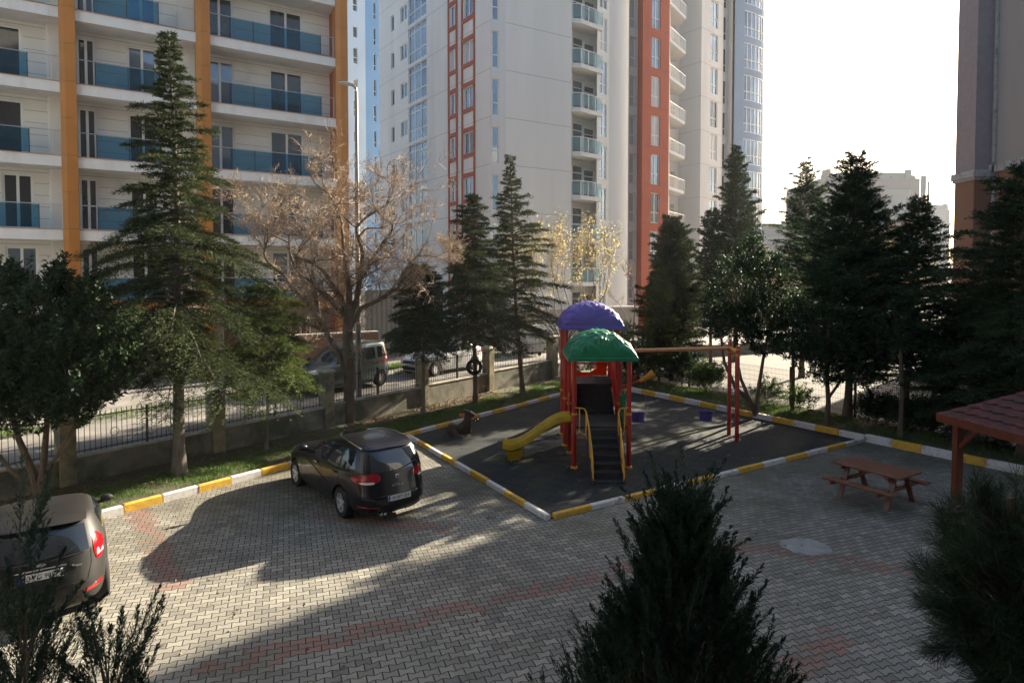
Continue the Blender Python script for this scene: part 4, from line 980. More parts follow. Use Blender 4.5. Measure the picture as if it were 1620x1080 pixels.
o = panel('orange_hook', [(1.72, 2.75), (1.98, 3.05), (1.92, 3.12), (1.8, 2.98), (1.76, 3.1), (1.68, 3.1)], 18.86, 18.90, m_plas_o, 'y')
# yellow S slide to the left
b = MB(); rows = []; lowr = []
for i in range(33):
    t = i/32; x = 1.60-1.86*t
    z = 1.12-.74*(3*t*t-2*t**3)-.10*t+.035*math.sin(t*math.pi*2.2)+(.06*(t-.9)/.1 if t > .9 else 0)
    yc = 17.42+.12*t; row = []; prof = [(-.29, .16), (-.275, .19), (-.24, .19), (-.22, .15), (-.19, .05), (-.10, .0), (0, -.012), (.10, 0), (.19, .05), (.22, .15), (.24, .19), (.275, .19), (.29, .16)]
    row = [(x, yc+a, z+c) for a, c in prof]; bot = [(x, yc+a*.97, z+c-.045-(.10 if abs(a) > .25 else 0)) for a, c in prof[::-1]]
    rows.append(row+bot)
b.grid(rows, close_u=True); b.face(rows[0]); b.face(rows[-1][::-1])
b.build('yellow_slide', m_plas_y, ps, smooth=True)
b = MB(); b.hexa([(-.12, 17.40, Z0), (.22, 17.40, Z0), (.22, 17.66, Z0), (-.12, 17.66, Z0)], [(-.18, 17.30, .27), (.32, 17.30, .32), (.32, 17.76, .32), (-.18, 17.76, .27)]); b.build('slide_foot', m_plas_y, ps)
# speaking tube
b = MB(); b.tube([(3.14, 18.95, 1.72), (3.55, 18.9, 1.86), (3.86, 18.88, 1.98)], .05, 12); tb_ = b.build('speaking_tube', m_pred, ps, smooth=True)
b = MB(); b.tube([(3.80, 18.88, 1.95), (3.98, 18.87, 2.06), (4.16, 18.86, 2.16), (4.20, 18.86, 2.18)], [.055, .08, .12, .135], 16); b.build('tube_funnel', m_ptube, tb_, smooth=True)
b = MB(); b.lathe([(.09, -.012), (.11, -.012), (.11, .012), (.09, .012)], (3.62, 18.95, 2.12), 'y', 18)
for k in range(3): b.beam((3.62, 18.95, 2.12), (3.62+.1*math.cos(k*2.1), 18.95, 2.12+.1*math.sin(k*2.1)), .02, .02)
b.build('steering_wheel', m_pred, ps)
# ------------------------------------------------------------------ swing frame
sw = thing('swing_frame', 'tan crossbeam on two red posts reaching out from the climbing tower', 'swing frame', (6.92, 19.9, .012))
b = MB(); b.tube([(3.16, 20.02, 2.72), (6.93, 20.22, 2.80)], .062, 16); b.build('crossbeam', m_beam, sw, smooth=True)
for (x, y, z) in ((6.94, 20.27, 2.98), (6.92, 19.50, 2.92)):
    b = MB(); b.tube([(x, y, Z0), (x, y, z), (x, y, z+.03), (x, y, z+.05)], [.062, .062, .045, .01], 16); o = b.build('post', m_pred, sw, smooth=True)
    b = MB()
    for zz_ in (2.66, 2.84): b.lathe([(.063, zz_-.03), (.085, zz_-.03), (.085, zz_+.03), (.063, zz_+.03)], (x, y, 0), n=16)
    b.build('clamp', m_ptube, o)
b = MB(); b.tube([(6.93, 20.22, 2.80), (6.92, 19.52, 2.74)], .05, 12); b.build('end_tie', m_ptube, sw, smooth=True)
def swing(label, x, y, zs, rz):
    t = thing('bucket_swing', label, 'swing', (x, y, zs), rz, 'purple bucket swings hanging from the crossbeam')
    b = MB(); rows = []
    for q in range(25):
        a = R(-20+q*220/24)+math.pi*1.0
        r = .215; rows.append([(r*math.cos(a)*(.86+.14*z/.3), .16*math.sin(a), z) for z in (0, .05, .20, .26+.06*abs(math.sin(a)))])
    b.grid(rows); b.grid([[(p[0]*.93, p[1]*.90, p[2]) for p in r] for r in rows])
    b.box(-.185, .185, -.13, .13, -.02, .02)
    b.build('seat', m_plas_p, t, local=True, smooth=False)
    b = MB(); b.tube([(-.24, -.10, .30), (-.20, -.18, .30), (0, -.21, .32), (.20, -.18, .30), (.24, -.10, .30)], .024, 8); b.tube([(-.18, -.17, .18), (0, -.20, .19), (.18, -.17, .18)], .015, 6); b.tube([(0, -.2, .0), (0, -.21, .32)], .018, 6)
    b.build('guard_rail', m_plas_p, t, local=True, smooth=True)
    for sx in (-.24, .24):
        b = MB(); n = 34; zt = 2.74-zs; sp = .97
        for i in range(n):
            z0 = .32+(zt-.32)*i/n; z1 = .32+(zt-.32)*(i+.8)/n; dx = sx*(1+.06*(i/n))
            if i % 2: b.box(dx-.003, dx+.003, -.010, .010, z0, z1)
            else: b.box(dx-.010, dx+.010, -.003, .003, z0, z1)
        b.build('chain', m_galv, t, local=True)
swing('purple bucket swing hanging close to the climbing tower', 3.98, 20.07, .50, .04)
swing('purple bucket swing hanging near the far red post', 6.16, 20.18, .52, -.10)
# ------------------------------------------------------------------ spring rider (dark, orange beak)
tx, ty = G(733, 690); rd = thing('spring_rider', 'dark plastic bird shaped spring rider with an orange beak beside the kerb', 'spring rider', (tx, ty, .012), R(4))
S = 20.2/FPX/18
def o2(pts): return [((x-560)*S, (930-y)*S) for x, y in pts]
body = o2([(590, 155), (760, 205), (905, 290), (880, 355), (800, 385), (790, 500), (800, 640), (770, 760), (790, 800), (740, 850), (560, 895), (450, 860), (360, 760), (320, 710), (250, 715), (225, 800), (270, 930), (240, 970), (150, 900), (85, 760), (75, 670), (130, 590), (220, 560), (340, 600), (430, 590), (540, 500), (590, 400), (600, 250)])
b = MB(); n = len(body)
for (d0, d1, k0, k1) in ((-.11, -.07, .93, 1.0), (-.07, .07, 1.0, 1.0), (.07, .11, 1.0, .93)):
    cxx, czz = .04, .40
    A = [((x-cxx)*k0+cxx, d0, (z-czz)*k0+czz) for x, z in body]; Bq = [((x-cxx)*k1+cxx, d1, (z-czz)*k1+czz) for x, z in body]
    b.grid([A, Bq], close_u=True)
    if d0 == -.11: b.face(A)
    if d1 == .11: b.face(Bq[::-1])
b.build('body', m_toy, rd, local=True)
b = MB(); bk = o2([(600, 290), (600, 370), (480, 360), (430, 320), (470, 290), (530, 300)]); b.hexa([(x, -.07, z) for x, z in bk], [(x, .07, z) for x, z in bk]); b.build('beak', m_toyo, rd, local=True, bevel=.01)
b = MB(); cxy = o2([(930, 480)])[0]; pts = [(cxy[0]+.055*math.cos(a*R(30)), 0, cxy[1]+.055*math.sin(a*R(30))) for a in range(13)]; b.tube(pts, .022, 8)
q = o2([(790, 490), (890, 480)]); b.tube([(q[0][0], 0, q[0][1]), (q[1][0], 0, q[1][1])], .025, 8); b.tube([(q[0][0]+.03, -.2, q[0][1]), (q[0][0]+.03, .2, q[0][1])], .016, 8); b.build('handle', m_toy, rd, local=True, smooth=True)
b = MB(); pts = [(.09+.06*math.cos(a*R(40)), .06*math.sin(a*R(40)), .0+a*.0024) for a in range(50)]; b.tube(pts, .010, 6); b.box(-.06, .24, -.12, .12, .0, .015); b.build('spring', m_galv, rd, local=True)
# ------------------------------------------------------------------ picnic table
A0 = Vector((8.27, 14.36, 0)); az = math.atan2(.75, -1.18)
pt = thing('picnic_table', 'red stained wooden picnic table with two attached benches on the dark pavers', 'picnic table', A0, -az+math.pi/2)
L_, W_ = 1.50, .92
b = MB(); nb = 6
for i in range(nb): y0 = -W_/2+i*W_/nb; b.box(-L_/2, L_/2, y0+.004, y0+W_/nb-.004, .705, .745)
b.build('table_top', m_wood, pt, local=True, bevel=.004)
for sy in (-1, 1):
    b = MB()
    for i in range(2): y0 = sy*.74-.125+i*.125; b.box(-L_/2-.02, L_/2+.02, y0+.003, y0+.122, .415, .455)
    b.build('bench', m_wood, pt, local=True, bevel=.004)
for sx in (-.52, .52):
    for sy in (-1, 1): b = MB(); b.beam((sx, sy*.22, .70), (sx, sy*.56, .0), .045, .11, up=(1, 0, 0)); b.build('leg', m_wood, pt, local=True)
    b = MB(); b.box(sx-.07, sx-.025, -.86, .86, .33, .415); b.build('bench_support', m_wood, pt, local=True)
    b = MB(); b.box(sx-.07, sx-.025, -.43, .43, .62, .705); b.build('top_support', m_wood, pt, local=True)
    b = MB(); b.beam((sx*.9, 0, .37), (sx*.12, 0, .69), .09, .04); b.build('brace', m_wood, pt, local=True)
# ------------------------------------------------------------------ gazebo
gz = thing('gazebo', 'small timber gazebo with red shingle roof at the right edge', 'gazebo', (10.2, 11.9, 0))
gx0, gy0 = 8.55, 13.0
e = [Vector((8.56, 12.77, 2.30)), Vector((9.0, 9.70, 2.30)), Vector((12.1, 10.15, 2.30)), Vector((11.7, 13.2, 2.30))]
ap = (e[0]+e[1]+e[2]+e[3])/4; ap.z = 3.25
for i in range(4):
    a, c = e[i], e[(i+1) % 4]; b = MB(); n = 9
    for k in range(n):
        t0, t1 = k/n, (k+1)/n; nn = max(1, int((c-a).length*(1-t0)/.26)); o = (.5 if k % 2 else 0)
        up = Vector((0, 0, .022))
        A_, C_ = a.lerp(ap, t0), c.lerp(ap, t0); A2, C2 = a.lerp(ap, t1), c.lerp(ap, t1)
        rows = [[A_+(C_-A_)*j/nn+up for j in range(nn+1)], [A2+(C2-A2)*j/nn for j in range(nn+1)]]
        b.grid(rows)
        for j in range(nn):       # rounded shingle tabs
            p0 = A_+(C_-A_)*(j+.04)/nn+up; p1 = A_+(C_-A_)*(j+.96)/nn+up; d = (A_-A2).normalized()*.05
            b.face([p0, p0+d*.6+(p1-p0)*.15, p0+d+(p1-p0)*.3, p0+d+(p1-p0)*.7, p0+d*.6+(p1-p0)*.85, p1])
    b.build('roof_slope', m_shing, gz)
    b = MB(); dn = Vector((0, 0, .15)); nrmv = Vector(((c-a).y, -(c-a).x, 0)).normalized()*.02
    b.hexa([a-dn-nrmv, c-dn-nrmv, c-dn+nrmv, a-dn+nrmv], [a+Vector((0, 0, .015))-nrmv, c+Vector((0, 0, .015))-nrmv, c+Vector((0, 0, .015))+nrmv, a+Vector((0, 0, .015))+nrmv]); b.build('fascia', m_post, gz)
b = MB(); b.face([e[0]-Vector((0, 0, .03)), e[1]-Vector((0, 0, .03)), e[2]-Vector((0, 0, .03)), e[3]-Vector((0, 0, .03))]); b.build('ceiling', m_post, gz)
cn = (e[0]+e[1]+e[2]+e[3])/4
for i in range(4):
    q = e[i].lerp(cn, .16); b = MB(); b.box(q.x-.07, q.x+.07, q.y-.07, q.y+.07, 0, 2.22); o = b.build('post', m_post, gz, bevel=.006)
    for j in (i-1, (i+1) % 4):
        r_ = e[j].lerp(cn, .16); d = (r_-q).normalized(); b = MB(); b.beam((q.x+d.x*.03, q.y+d.y*.03, 1.68), (q.x+d.x*.52, q.y+d.y*.52, 2.18), .07, .07); b.build('brace', m_post, o)
# ------------------------------------------------------------------ cars: analytic body surface, patches follow it
def catm(xs, ys, x):
    i = 0
    while i < len(xs)-2 and x > xs[i+1]: i += 1
    h = xs[i+1]-xs[i]; t = min(1, max(0, (x-xs[i])/h))
    def sl(k):
        if k == 0: return (ys[1]-ys[0])/(xs[1]-xs[0])
        if k == len(xs)-1: return (ys[-1]-ys[-2])/(xs[-1]-xs[-2])
        a = (ys[k]-ys[k-1])/(xs[k]-xs[k-1]); c = (ys[k+1]-ys[k])/(xs[k+1]-xs[k])
        return 0 if a*c <= 0 else 2*a*c/(a+c)
    m0, m1 = sl(i)*h, sl(i+1)*h
    return (2*t**3-3*t*t+1)*ys[i]+(t**3-2*t*t+t)*m0+(-2*t**3+3*t*t)*ys[i+1]+(t**3-t*t)*m1
class Car:
    def __init__(s, name, label, loc, rz, lv, paint, wb, track, wr, n=(4.2, 5.5), group=None):
        s.t = thing(name, label, 'car', loc, rz, group); s.lv = lv; s.z = [q[0] for q in lv]; s.wb = wb; s.tr = track; s.wr = wr; s.nn = n; s.paint = paint
        NZ, NT = 46, 96; rows = []
        for i in range(NZ+1):
            z = s.z[0]+(s.z[-1]-s.z[0])*(i/NZ); rows.append(s.ring(z, NT))
        b = MB(); b.grid(rows, close_u=True); b.face(rows[0][::-1])
        top = rows[-1]; cx = sum(p[0] for p in top)/NT; b.grid([top, [(cx+(p[0]-cx)*.5, p[1]*.5, p[2]+.012) for p in top]], close_u=True); b.face([(cx+(p[0]-cx)*.5, p[1]*.5, p[2]+.012) for p in top])
        o = b.build('body', paint, s.t, local=True, smooth=True)
        # wheel arches: cut the wells out of the closed body
        cb = MB()
        for x in (0, wb):
            for sy in (-1, 1):
                ring = lambda y: [(x+(wr+.055)*math.cos(a*R(12)), y, wr+(wr+.055)*math.sin(a*R(12))) for a in range(30)]
                y0, y1 = (track/2-.17)*sy, (track/2+.5)*sy; cb.hexa(ring(y0), ring(y1))
        c = cb.build('cut', paint, s.t, local=True)
        bpy.context.view_layer.update()
        md = o.modifiers.new('arch', 'BOOLEAN'); md.operation = 'DIFFERENCE'; md.object = c; md.solver = 'EXACT'
        dg = bpy.context.evaluated_depsgraph_get(); me = bpy.data.meshes.new_from_object(o.evaluated_get(dg)); o.modifiers.clear(); old = o.data; o.data = me; bpy.data.meshes.remove(old)
        bpy.data.objects.remove(c); me.polygons.foreach_set('use_smooth', [True]*len(me.polygons)); 
        try: me.set_sharp_from_angle(angle=R(35))
        except Exception: pass
        s.body = o
        b = MB(); 
        b.box(-wr-.05, wb+wr+.05, -(track/2-.19), track/2-.19, .17, wr*2+.06)
        b.build('wheel_housing', m_trim, o, local=True)
    def par(s, z): return tuple(catm(s.z, [q[k] for q in s.lv], z) for k in (1, 2, 3))
    def ring(s, z, NT):
        xr, xf, w_ = s.par(z); cx, a = (xr+xf)/2, (xf-xr)/2; out = []; n = s.nn[0]
        for j in range(NT):
            th = 2*math.pi*j/NT; c, d = math.cos(th), math.sin(th)
            out.append((cx-a*math.copysign(abs(c)**(2/n), c), w_*math.copysign(abs(d)**(2/n), d), z))
        return out
    def side(s, x, z, off=0.0, sy=1):
        xr, xf, w_ = s.par(z); cx, a = (xr+xf)/2, (xf-xr)/2; n = s.nn[0]; u = min(.999, abs((x-cx)/a))
        return (x, sy*(w_*(1-u**n)**(1/n)+off), z)
    def rear(s, y, z, off=0.0, front=False):
        xr, xf, w_ = s.par(z); cx, a = (xr+xf)/2, (xf-xr)/2; n = s.nn[0]; u = min(.999, abs(y/w_)); k = (1-u**n)**(1/n)
        return (cx+(a*k+off)*(1 if front else -1), y, z)
    def patch(s, name, kind, q, mat, off=.006, nu=10, nv=8, sy=1, par=None, rnd=False):
        f = {'side': lambda p, o: s.side(p[0], p[1], o, sy), 'rear': lambda p, o: s.rear(p[0], p[1], o), 'front': lambda p, o: s.rear(p[0], p[1], o, True)}[kind]
        b = MB(); rows = []
        for j in range(nv+1):
            v = j/nv; A = [q[0][k]+(q[3][k]-q[0][k])*v for k in (0, 1)]; B_ = [q[1][k]+(q[2][k]-q[1][k])*v for k in (0, 1)]
            if not rnd: rows.append([f((A[0]+(B_[0]-A[0])*i/nu, A[1]+(B_[1]-A[1])*i/nu), off) for i in range(nu+1)])
            else:
                rw = []
                for i in range(nu+1):
                    aa, bb = 2*i/nu-1, 2*v-1; a2 = aa*math.sqrt(1-bb*bb/2.6); b2 = bb*math.sqrt(1-aa*aa/2.6); s_, t_ = (a2+1)/2, (b2+1)/2
                    A2 = [q[0][k]+(q[3][k]-q[0][k])*t_ for k in (0, 1)]; B2 = [q[1][k]+(q[2][k]-q[1][k])*t_ for k in (0, 1)]
                    rw.append(f((A2[0]+(B2[0]-A2[0])*s_, A2[1]+(B2[1]-A2[1])*s_), off))
                rows.append(rw)
        b.grid(rows)
        # rim that closes the small gap to the body, so the part has thickness
        edge = rows[0]+[r[-1] for r in rows[1:]]+rows[-1][::-1][1:]+[r[0] for r in rows[::-1]][1:-1]
        cxm = [sum(p[k] for p in edge)/len(edge) for k in range(3)]
        def inn(p):
            if kind == 'side': return (p[0], p[1]-sy*(off+.012), p[2])
            return (p[0]+(off+.012)*(1 if kind == 'rear' else -1), p[1], p[2])
        b.grid([edge, [inn(p) for p in edge]], close_u=True)
        return b.build(name, mat, par or s.t, local=True, smooth=True)
    def line(s, kind, pts, r=.004, mat=None, sy=1, name='panel_gap', off=.001, par=None):
        f = (lambda p: s.side(p[0], p[1], off, sy)) if kind == 'side' else (lambda p: s.rear(p[0], p[1], off, kind == 'front'))
        P = []
        for i in range(len(pts)-1):
            for k in range(6): t = k/6; P.append(f((pts[i][0]+(pts[i+1][0]-pts[i][0])*t, pts[i][1]+(pts[i+1][1]-pts[i][1])*t)))
        P.append(f(pts[-1])); b = MB(); b.tube(P, r, 5); return b.build(name, mat or m_trim, par or s.t, local=True)
    def wheels(s, spokes=5, wdt=.205):
        for x in (0, s.wb):
            for sy in (-1, 1):
                r = s.wr; y = s.tr/2*sy; h = wdt/2; b = MB()
                b.lathe([(r*.62, y-h), (r*.9, y-h), (r*.975, y-h*.8), (r, y-h*.5), (r, y+h*.5), (r*.975, y+h*.8), (r*.9, y+h), (r*.62, y+h)], (x, 0, r), 'y', 36)
                w_ = b.build('wheel', m_tyre, s.t, local=True, smooth=True)
                b = MB(); yo = y+sy*(h-.015); b.lathe([(r*.64, yo-sy*.15), (r*.66, yo), (r*.60, yo), (r*.57, yo-sy*.03), (r*.56, yo-sy*.12)], (x, 0, r), 'y', 36)
                for k in range(spokes):
                    a = 2*math.pi*k/spokes+.3; ca, sa = math.cos(a), math.sin(a); pr = lambda rr, tt, yy: (x+rr*ca-tt*sa, yy, r+rr*sa+tt*ca)
                    b.hexa([pr(r*.08, -.035, yo-sy*.04), pr(r*.6, -.022, yo-sy*.015), pr(r*.6, .022, yo-sy*.015), pr(r*.08, .035, yo-sy*.04)], [pr(r*.08, -.035, yo-sy*.01), pr(r*.6, -.022, yo+sy*.003), pr(r*.6, .022, yo+sy*.003), pr(r*.08, .035, yo-sy*.01)])
                b.lathe([(0, yo), (r*.14, yo), (r*.16, yo-sy*.03)], (x, 0, r), 'y', 16); b.build('rim', m_rim, w_, local=True)
                b = MB(); b.lathe([(0, yo-sy*.09), (r*.6, yo-sy*.09)], (x, 0, r), 'y', 24); b.build('brake', m_trim, w_, local=True)
    def mirror(s, x, z, sy, mat=None):
        p = s.side(x, z, 0, sy); b = MB(); rows = []
        for i in range(9):
            t = i/8; yy = p[1]+sy*(.03+.19*t); rr = .075*math.sin(math.pi*(.12+.80*t))**.5; rows.append([(x+rr*.9*math.cos(a*R(36)), yy, z+.06+rr*math.sin(a*R(36))) for a in range(10)])
        b.grid(rows, close_u=True); b.face(rows[0]); b.face(rows[-1][::-1]); b.box(x-.03, x+.03, min(p[1]-sy*.04, p[1]+sy*.08), max(p[1]-sy*.04, p[1]+sy*.08), z-.01, z+.03)
        b.build('door_mirror', mat or s.paint, s.t, local=True, smooth=True)
    def plate(s, z, txt, yc=0.0, off=.02, band=True, txt_off=.02, tilt=0.0):
        p = s.rear(yc, z, off); x = p[0]; b = MB(); b.box(x-.006, x+.02, yc-.26, yc+.26, z-.056, z+.056); pl_ = b.build('number_plate', m_plate, s.t, local=True)
        if band: b = MB(); b.box(x-.0085, x-.0062, yc+.215, yc+.26, z-.056, z+.056); b.build('country_band', m_pblue, pl_, local=True)
        mt = Matrix(((0, 0, -1, x-.0075), (-1, 0, 0, yc-.02), (0, 1, 0, z), (0, 0, 0, 1)))
        text_mesh(txt, .098, m_ink, pl_, mt, 'plate_lettering', .0012, .86)
        if band: text_mesh('TR', .03, m_plate, pl_, Matrix(((0, 0, -1, x-.0095), (-1, 0, 0, yc+.237), (0, 1, 0, z-.035), (0, 0, 0, 1))), 'plate_lettering', .0006)
        return pl_
# heading: car frame x forward. psi = azimuth of forward direction (from +y towards +x) -> rz = pi/2 - psi
# --- black MPV
psi = -.6825
lv = [(.20, -.84, 3.28, .78), (.28, -.93, 3.38, .85), (.40, -.98, 3.46, .88), (.55, -.975, 3.48, .888), (.62, -.955, 3.46, .888), (.72, -.93, 3.40, .884), (.84, -.90, 3.28, .878), (.94, -.875, 2.98, .868), (1.00, -.86, 2.62, .86), (1.05, -.845, 2.25, .845), (1.12, -.82, 2.03, .825), (1.22, -.775, 1.80, .79), (1.34, -.70, 1.50, .74), (1.44, -.625, 1.18, .69), (1.50, -.56, .95, .65), (1.54, -.46, .72, .58), (1.565, -.28, .48, .46)]
c = Car('parked_car', 'black tall hatchback parked with its tail to the paved yard beside the playground kerb', (-2.935, 13.78, .0), math.pi/2-psi, lv, m_black, 2.578, 1.53, .325)
c.wheels()
c.patch('rear_window', 'rear', [(-.64, 1.06), (.64, 1.06), (.555, 1.43), (-.555, 1.43)], m_cglass, .006)
for sy in (-1, 1):
    c.patch('side_window', 'side', [(1.02, 1.05), (2.02, 1.06), (1.42, 1.40), (1.02, 1.44)], m_cglass, .005, sy=sy)
    c.patch('side_window', 'side', [(.10, 1.06), (.97, 1.05), (.97, 1.44), (.12, 1.455)], m_cglass, .005, sy=sy)
    c.patch('side_window', 'side', [(-.50, 1.12), (.03, 1.06), (.05, 1.45), (-.36, 1.44)], m_cglass, .005, sy=sy)
    c.line('side', [(1.0, .28), (1.0, 1.5)], sy=sy); c.line('side', [(.10, .62), (.06, 1.05), (.06, 1.48)], sy=sy); c.line('side', [(2.1, .30), (2.12, .9)], sy=sy); c.line('side', [(2.1, .27), (1.0, .25), (.42, .27)], sy=sy)
    c.line('side', [(2.3, .93), (1.4, .80), (.6, .62)], r=.012, mat=m_black, sy=sy, name='crease')
    for x in (1.15, .18):
        q = c.side(x, .93, .03, sy); b = MB(); b.box(x-.02, x+.17, min(q[1]-sy*.05, q[1]), max(q[1]-sy*.05, q[1]), .915, .945); b.build('door_handle', m_black, c.t, local=True)
    pts = [(x, (c.side(x, z, 0, sy)[1])*1.0-sy*.02, z+.035) for x, z in ((-.45, 1.46), (-.2, 1.50), (.3, 1.525), (.8, 1.51), (1.1, 1.46))]
    b = MB(); b.tube(pts, .018, 6); b.build('roof_rail', m_chrome if sy > 0 else m_chrome, c.t, local=True, smooth=True)
    c.patch('tail_lamp', 'rear', [(sy*.36, .88), (sy*.80, .80), (sy*.80, 1.03), (sy*.38, 1.06)], m_tail, .012, rnd=True)
    c.patch('tail_lamp_lower', 'rear', [(sy*.50, .845), (sy*.72, .835), (sy*.74, .875), (sy*.50, .89)], m_lampw, .014, rnd=True)
    c.patch('rear_reflector', 'rear', [(sy*.48, .36), (sy*.76, .37), (sy*.76, .40), (sy*.48, .39)], m_tail, .008)
    c.mirror(1.92, 1.03, sy, m_black)
c.patch('windscreen', 'front', [(-.66, 1.10), (.66, 1.10), (.56, 1.45), (-.56, 1.45)], m_cglass, .005)
c.patch('headlamp', 'front', [(.50, .70), (.80, .76), (.76, .88), (.46, .80)], m_lampw, .006); c.patch('headlamp', 'front', [(-.50, .70), (-.80, .76), (-.76, .88), (-.46, .80)], m_lampw, .006)
c.line('rear', [(-.72, 1.02), (-.70, .82), (-.62, .60), (.62, .60), (.70, .82), (.72, 1.02)], .004)
c.line('rear', [(-.86, .60), (-.6, .585), (.6, .585), (.86, .60)], .010, m_black, name='bumper_edge')
# spoiler
b = MB(); rows = []
for i in range(13):
    y = -.60+1.2*i/12; x0 = c.rear(y, 1.50, 0)[0]; rows.append([(x0+.20, y, 1.535-.03*abs(y)), (x0-.02, y, 1.515-.03*abs(y)), (x0-.07, y, 1.485-.03*abs(y)), (x0-.02, y, 1.465-.03*abs(y)), (x0+.1, y, 1.46)])
b.grid(rows, close_u=True); b.face(rows[0]); b.face(rows[-1][::-1]); b.build('roof_spoiler', m_black, c.t, local=True, smooth=True)
b = MB(); b.tube([c.rear(-.05, 1.06, .02), c.rear(-.35, 1.13, .03), c.rear(-.50, 1.17, .02)], .010, 6); b.build('rear_wiper', m_trim, c.t, local=True)
b = MB(); b.tube([(-.25, 0, 1.56), (-.42, 0, 1.70)], [.006, .003], 6); b.build('aerial', m_trim, c.t, local=True)
pl_ = c.plate(.53, '34 AFY 059', off=.006)
q = c.rear(0, .935, .012); mt = Matrix(((0, 0, -1, q[0]), (-1, 0, 0, 0), (0, 1, 0, .935), (0, 0, 0, 1)))
b = MB(); b.box(q[0]-.001, q[0]+.03, -.045, .045, .89, .975); em = b.build('emblem', m_chrome, c.t, local=True, bevel=.008)
text_mesh('S', .10, m_black, em, mt, 'emblem_letter', .003, 1.1)
q2 = c.rear(-.02, .77, .006); text_mesh('ALTEA XL', .055, m_rim, c.t, Matrix(((0, 0, -1, q2[0]), (-1, 0, 0, .0), (0, 1, 0, .77), (0, 0, 0, 1))), 'model_lettering', .003, 1.15)
b = MB(); 
for y in (.30, .38): b.lathe([(.025, -.02), (.032, -.02), (.032, .10), (.025, .10)], (0, 0, 0), 'z', 12)
b = MB()
for y in (.34, .42): b.tube([(-.90, y, .25), (-1.0, y, .25)], .034, 12)
b.build('exhaust_tips', m_chrome, c.t, local=True)
# --- taupe small hatchback at the left edge
lv = [(.20, -.60, 3.02, .76), (.28, -.70, 3.12, .83), (.42, -.755, 3.22, .858), (.55, -.75, 3.24, .862), (.66, -.725, 3.20, .862), (.78, -.69, 3.12, .858), (.88, -.66, 2.92, .85), (.95, -.635, 2.60, .84), (1.00, -.61, 2.25, .83), (1.10, -.555, 1.98, .80), (1.20, -.49, 1.72, .76), (1.30, -.41, 1.45, .71), (1.38, -.33, 1.20, .665), (1.43, -.25, .98, .62), (1.465, -.12, .70, .53), (1.48, .02, .45, .42)]
c2p = G(120, 985)
psi2 = R(-36)
c = Car('parked_car', 'dusty taupe hatchback with big red tail lamps at the left edge of the yard', (-7.10, 9.50, 0), math.pi/2-psi2, lv, m_brown, 2.489, 1.49, .30)
c.wheels(7)
c.patch('rear_window', 'rear', [(-.58, 1.00), (.58, 1.00), (.53, 1.33), (-.53, 1.33)], m_cglass, .006)
for sy in (-1, 1):
    c.patch('side_window', 'side', [(.95, 1.0), (1.85, .98), (1.30, 1.30), (.95, 1.35)], m_cglass, .005, sy=sy)
    c.patch('side_window', 'side', [(-.05, 1.12), (.90, 1.0), (.90, 1.35), (.05, 1.34)], m_cglass, .005, sy=sy)
    c.line('side', [(.93, .28), (.93, 1.38)], sy=sy); c.line('side', [(.0, .60), (-.05, 1.05), (0, 1.36)], sy=sy); c.line('side', [(1.95, .30), (1.97, .88)], sy=sy)
    c.patch('tail_lamp', 'rear', [(sy*.66, .78), (sy*.80, .82), (sy*.73, 1.14), (sy*.61, 1.20)], m_tail, .012, rnd=True)
    c.patch('tail_lamp', 'side', [(-.42, .86), (-.22, .98), (-.22, 1.08), (-.42, 1.16)], m_tail, .010, sy=sy)
    c.patch('reversing_lamp', 'rear', [(sy*.68, .86), (sy*.77, .86), (sy*.76, .94), (sy*.68, .95)], m_lampw, .017)
    c.patch('rear_reflector', 'rear', [(sy*.50, .42), (sy*.74, .44), (sy*.74, .50), (sy*.50, .46)], m_tail, .008)
    c.mirror(1.80, .97, sy)
c.patch('windscreen', 'front', [(-.66, 1.02), (.66, 1.02), (.56, 1.36), (-.56, 1.36)], m_cglass, .005)
c.line('rear', [(-.60, 1.0), (-.60, .80), (-.55, .60), (.55, .60), (.60, .80), (.60, 1.0)], .0045)
c.line('rear', [(-.50, .98), (0, .955), (.50, .98)], .012, m_brown, name='tailgate_fold')
b = MB(); rows = []
for i in range(13):
    y = -.56+1.12*i/12; x0 = c.rear(y, 1.40, 0)[0]; rows.append([(x0+.20, y, 1.462-.05*y*y), (x0-.06, y, 1.44-.05*y*y), (x0-.14, y, 1.405-.05*y*y), (x0-.04, y, 1.375), (x0+.08, y, 1.36)])
b.grid(rows, close_u=True); b.face(rows[0]); b.face(rows[-1][::-1]); b.build('roof_spoiler', m_brown, c.t, local=True, smooth=True)
b = MB(); b.box(-.36, -.22, -.03, .03, 1.455, 1.475); b.tube([(-.30, 0, 1.47), (-.34, 0, 1.50)], .012, 6); b.build('washer_cap', m_trim, c.t, local=True)
b = MB(); b.tube([c.rear(0, 1.0, .02), c.rear(-.28, 1.04, .03), c.rear(-.42, 1.08, .02)], .009, 6); b.build('rear_wiper', m_trim, c.t, local=True)
c.patch('number_plate_recess', 'rear', [(-.32, .70), (.32, .70), (.30, .88), (-.30, .88)], m_trim, .002)
b = MB(); xq = c.rear(0, .885, .01)[0]; b.box(xq-.015, xq+.03, -.30, .30, .875, .895); b.build('chrome_strip', m_chrome, c.t, local=True)
c.plate(.79, '34 G 9057', off=.010)
q = c.rear(0, .935, .014); b = MB(); rr = [(q[0]-.001, .06*math.cos(a*R(20)), .935+.025*math.sin(a*R(20))) for a in range(18)]; b.hexa(rr, [(p[0]+.03, p[1], p[2]) for p in rr]); b.build('emblem', m_chrome, c.t, local=True)
q2 = c.rear(-.40, .84, .006); text_mesh('Trend', .05, m_rim, c.t, Matrix(((0, 0, -1, q2[0]), (-1, 0, 0, -.42), (0, 1, 0, .83), (0, 0, 0, 1))), 'model_lettering', .003)
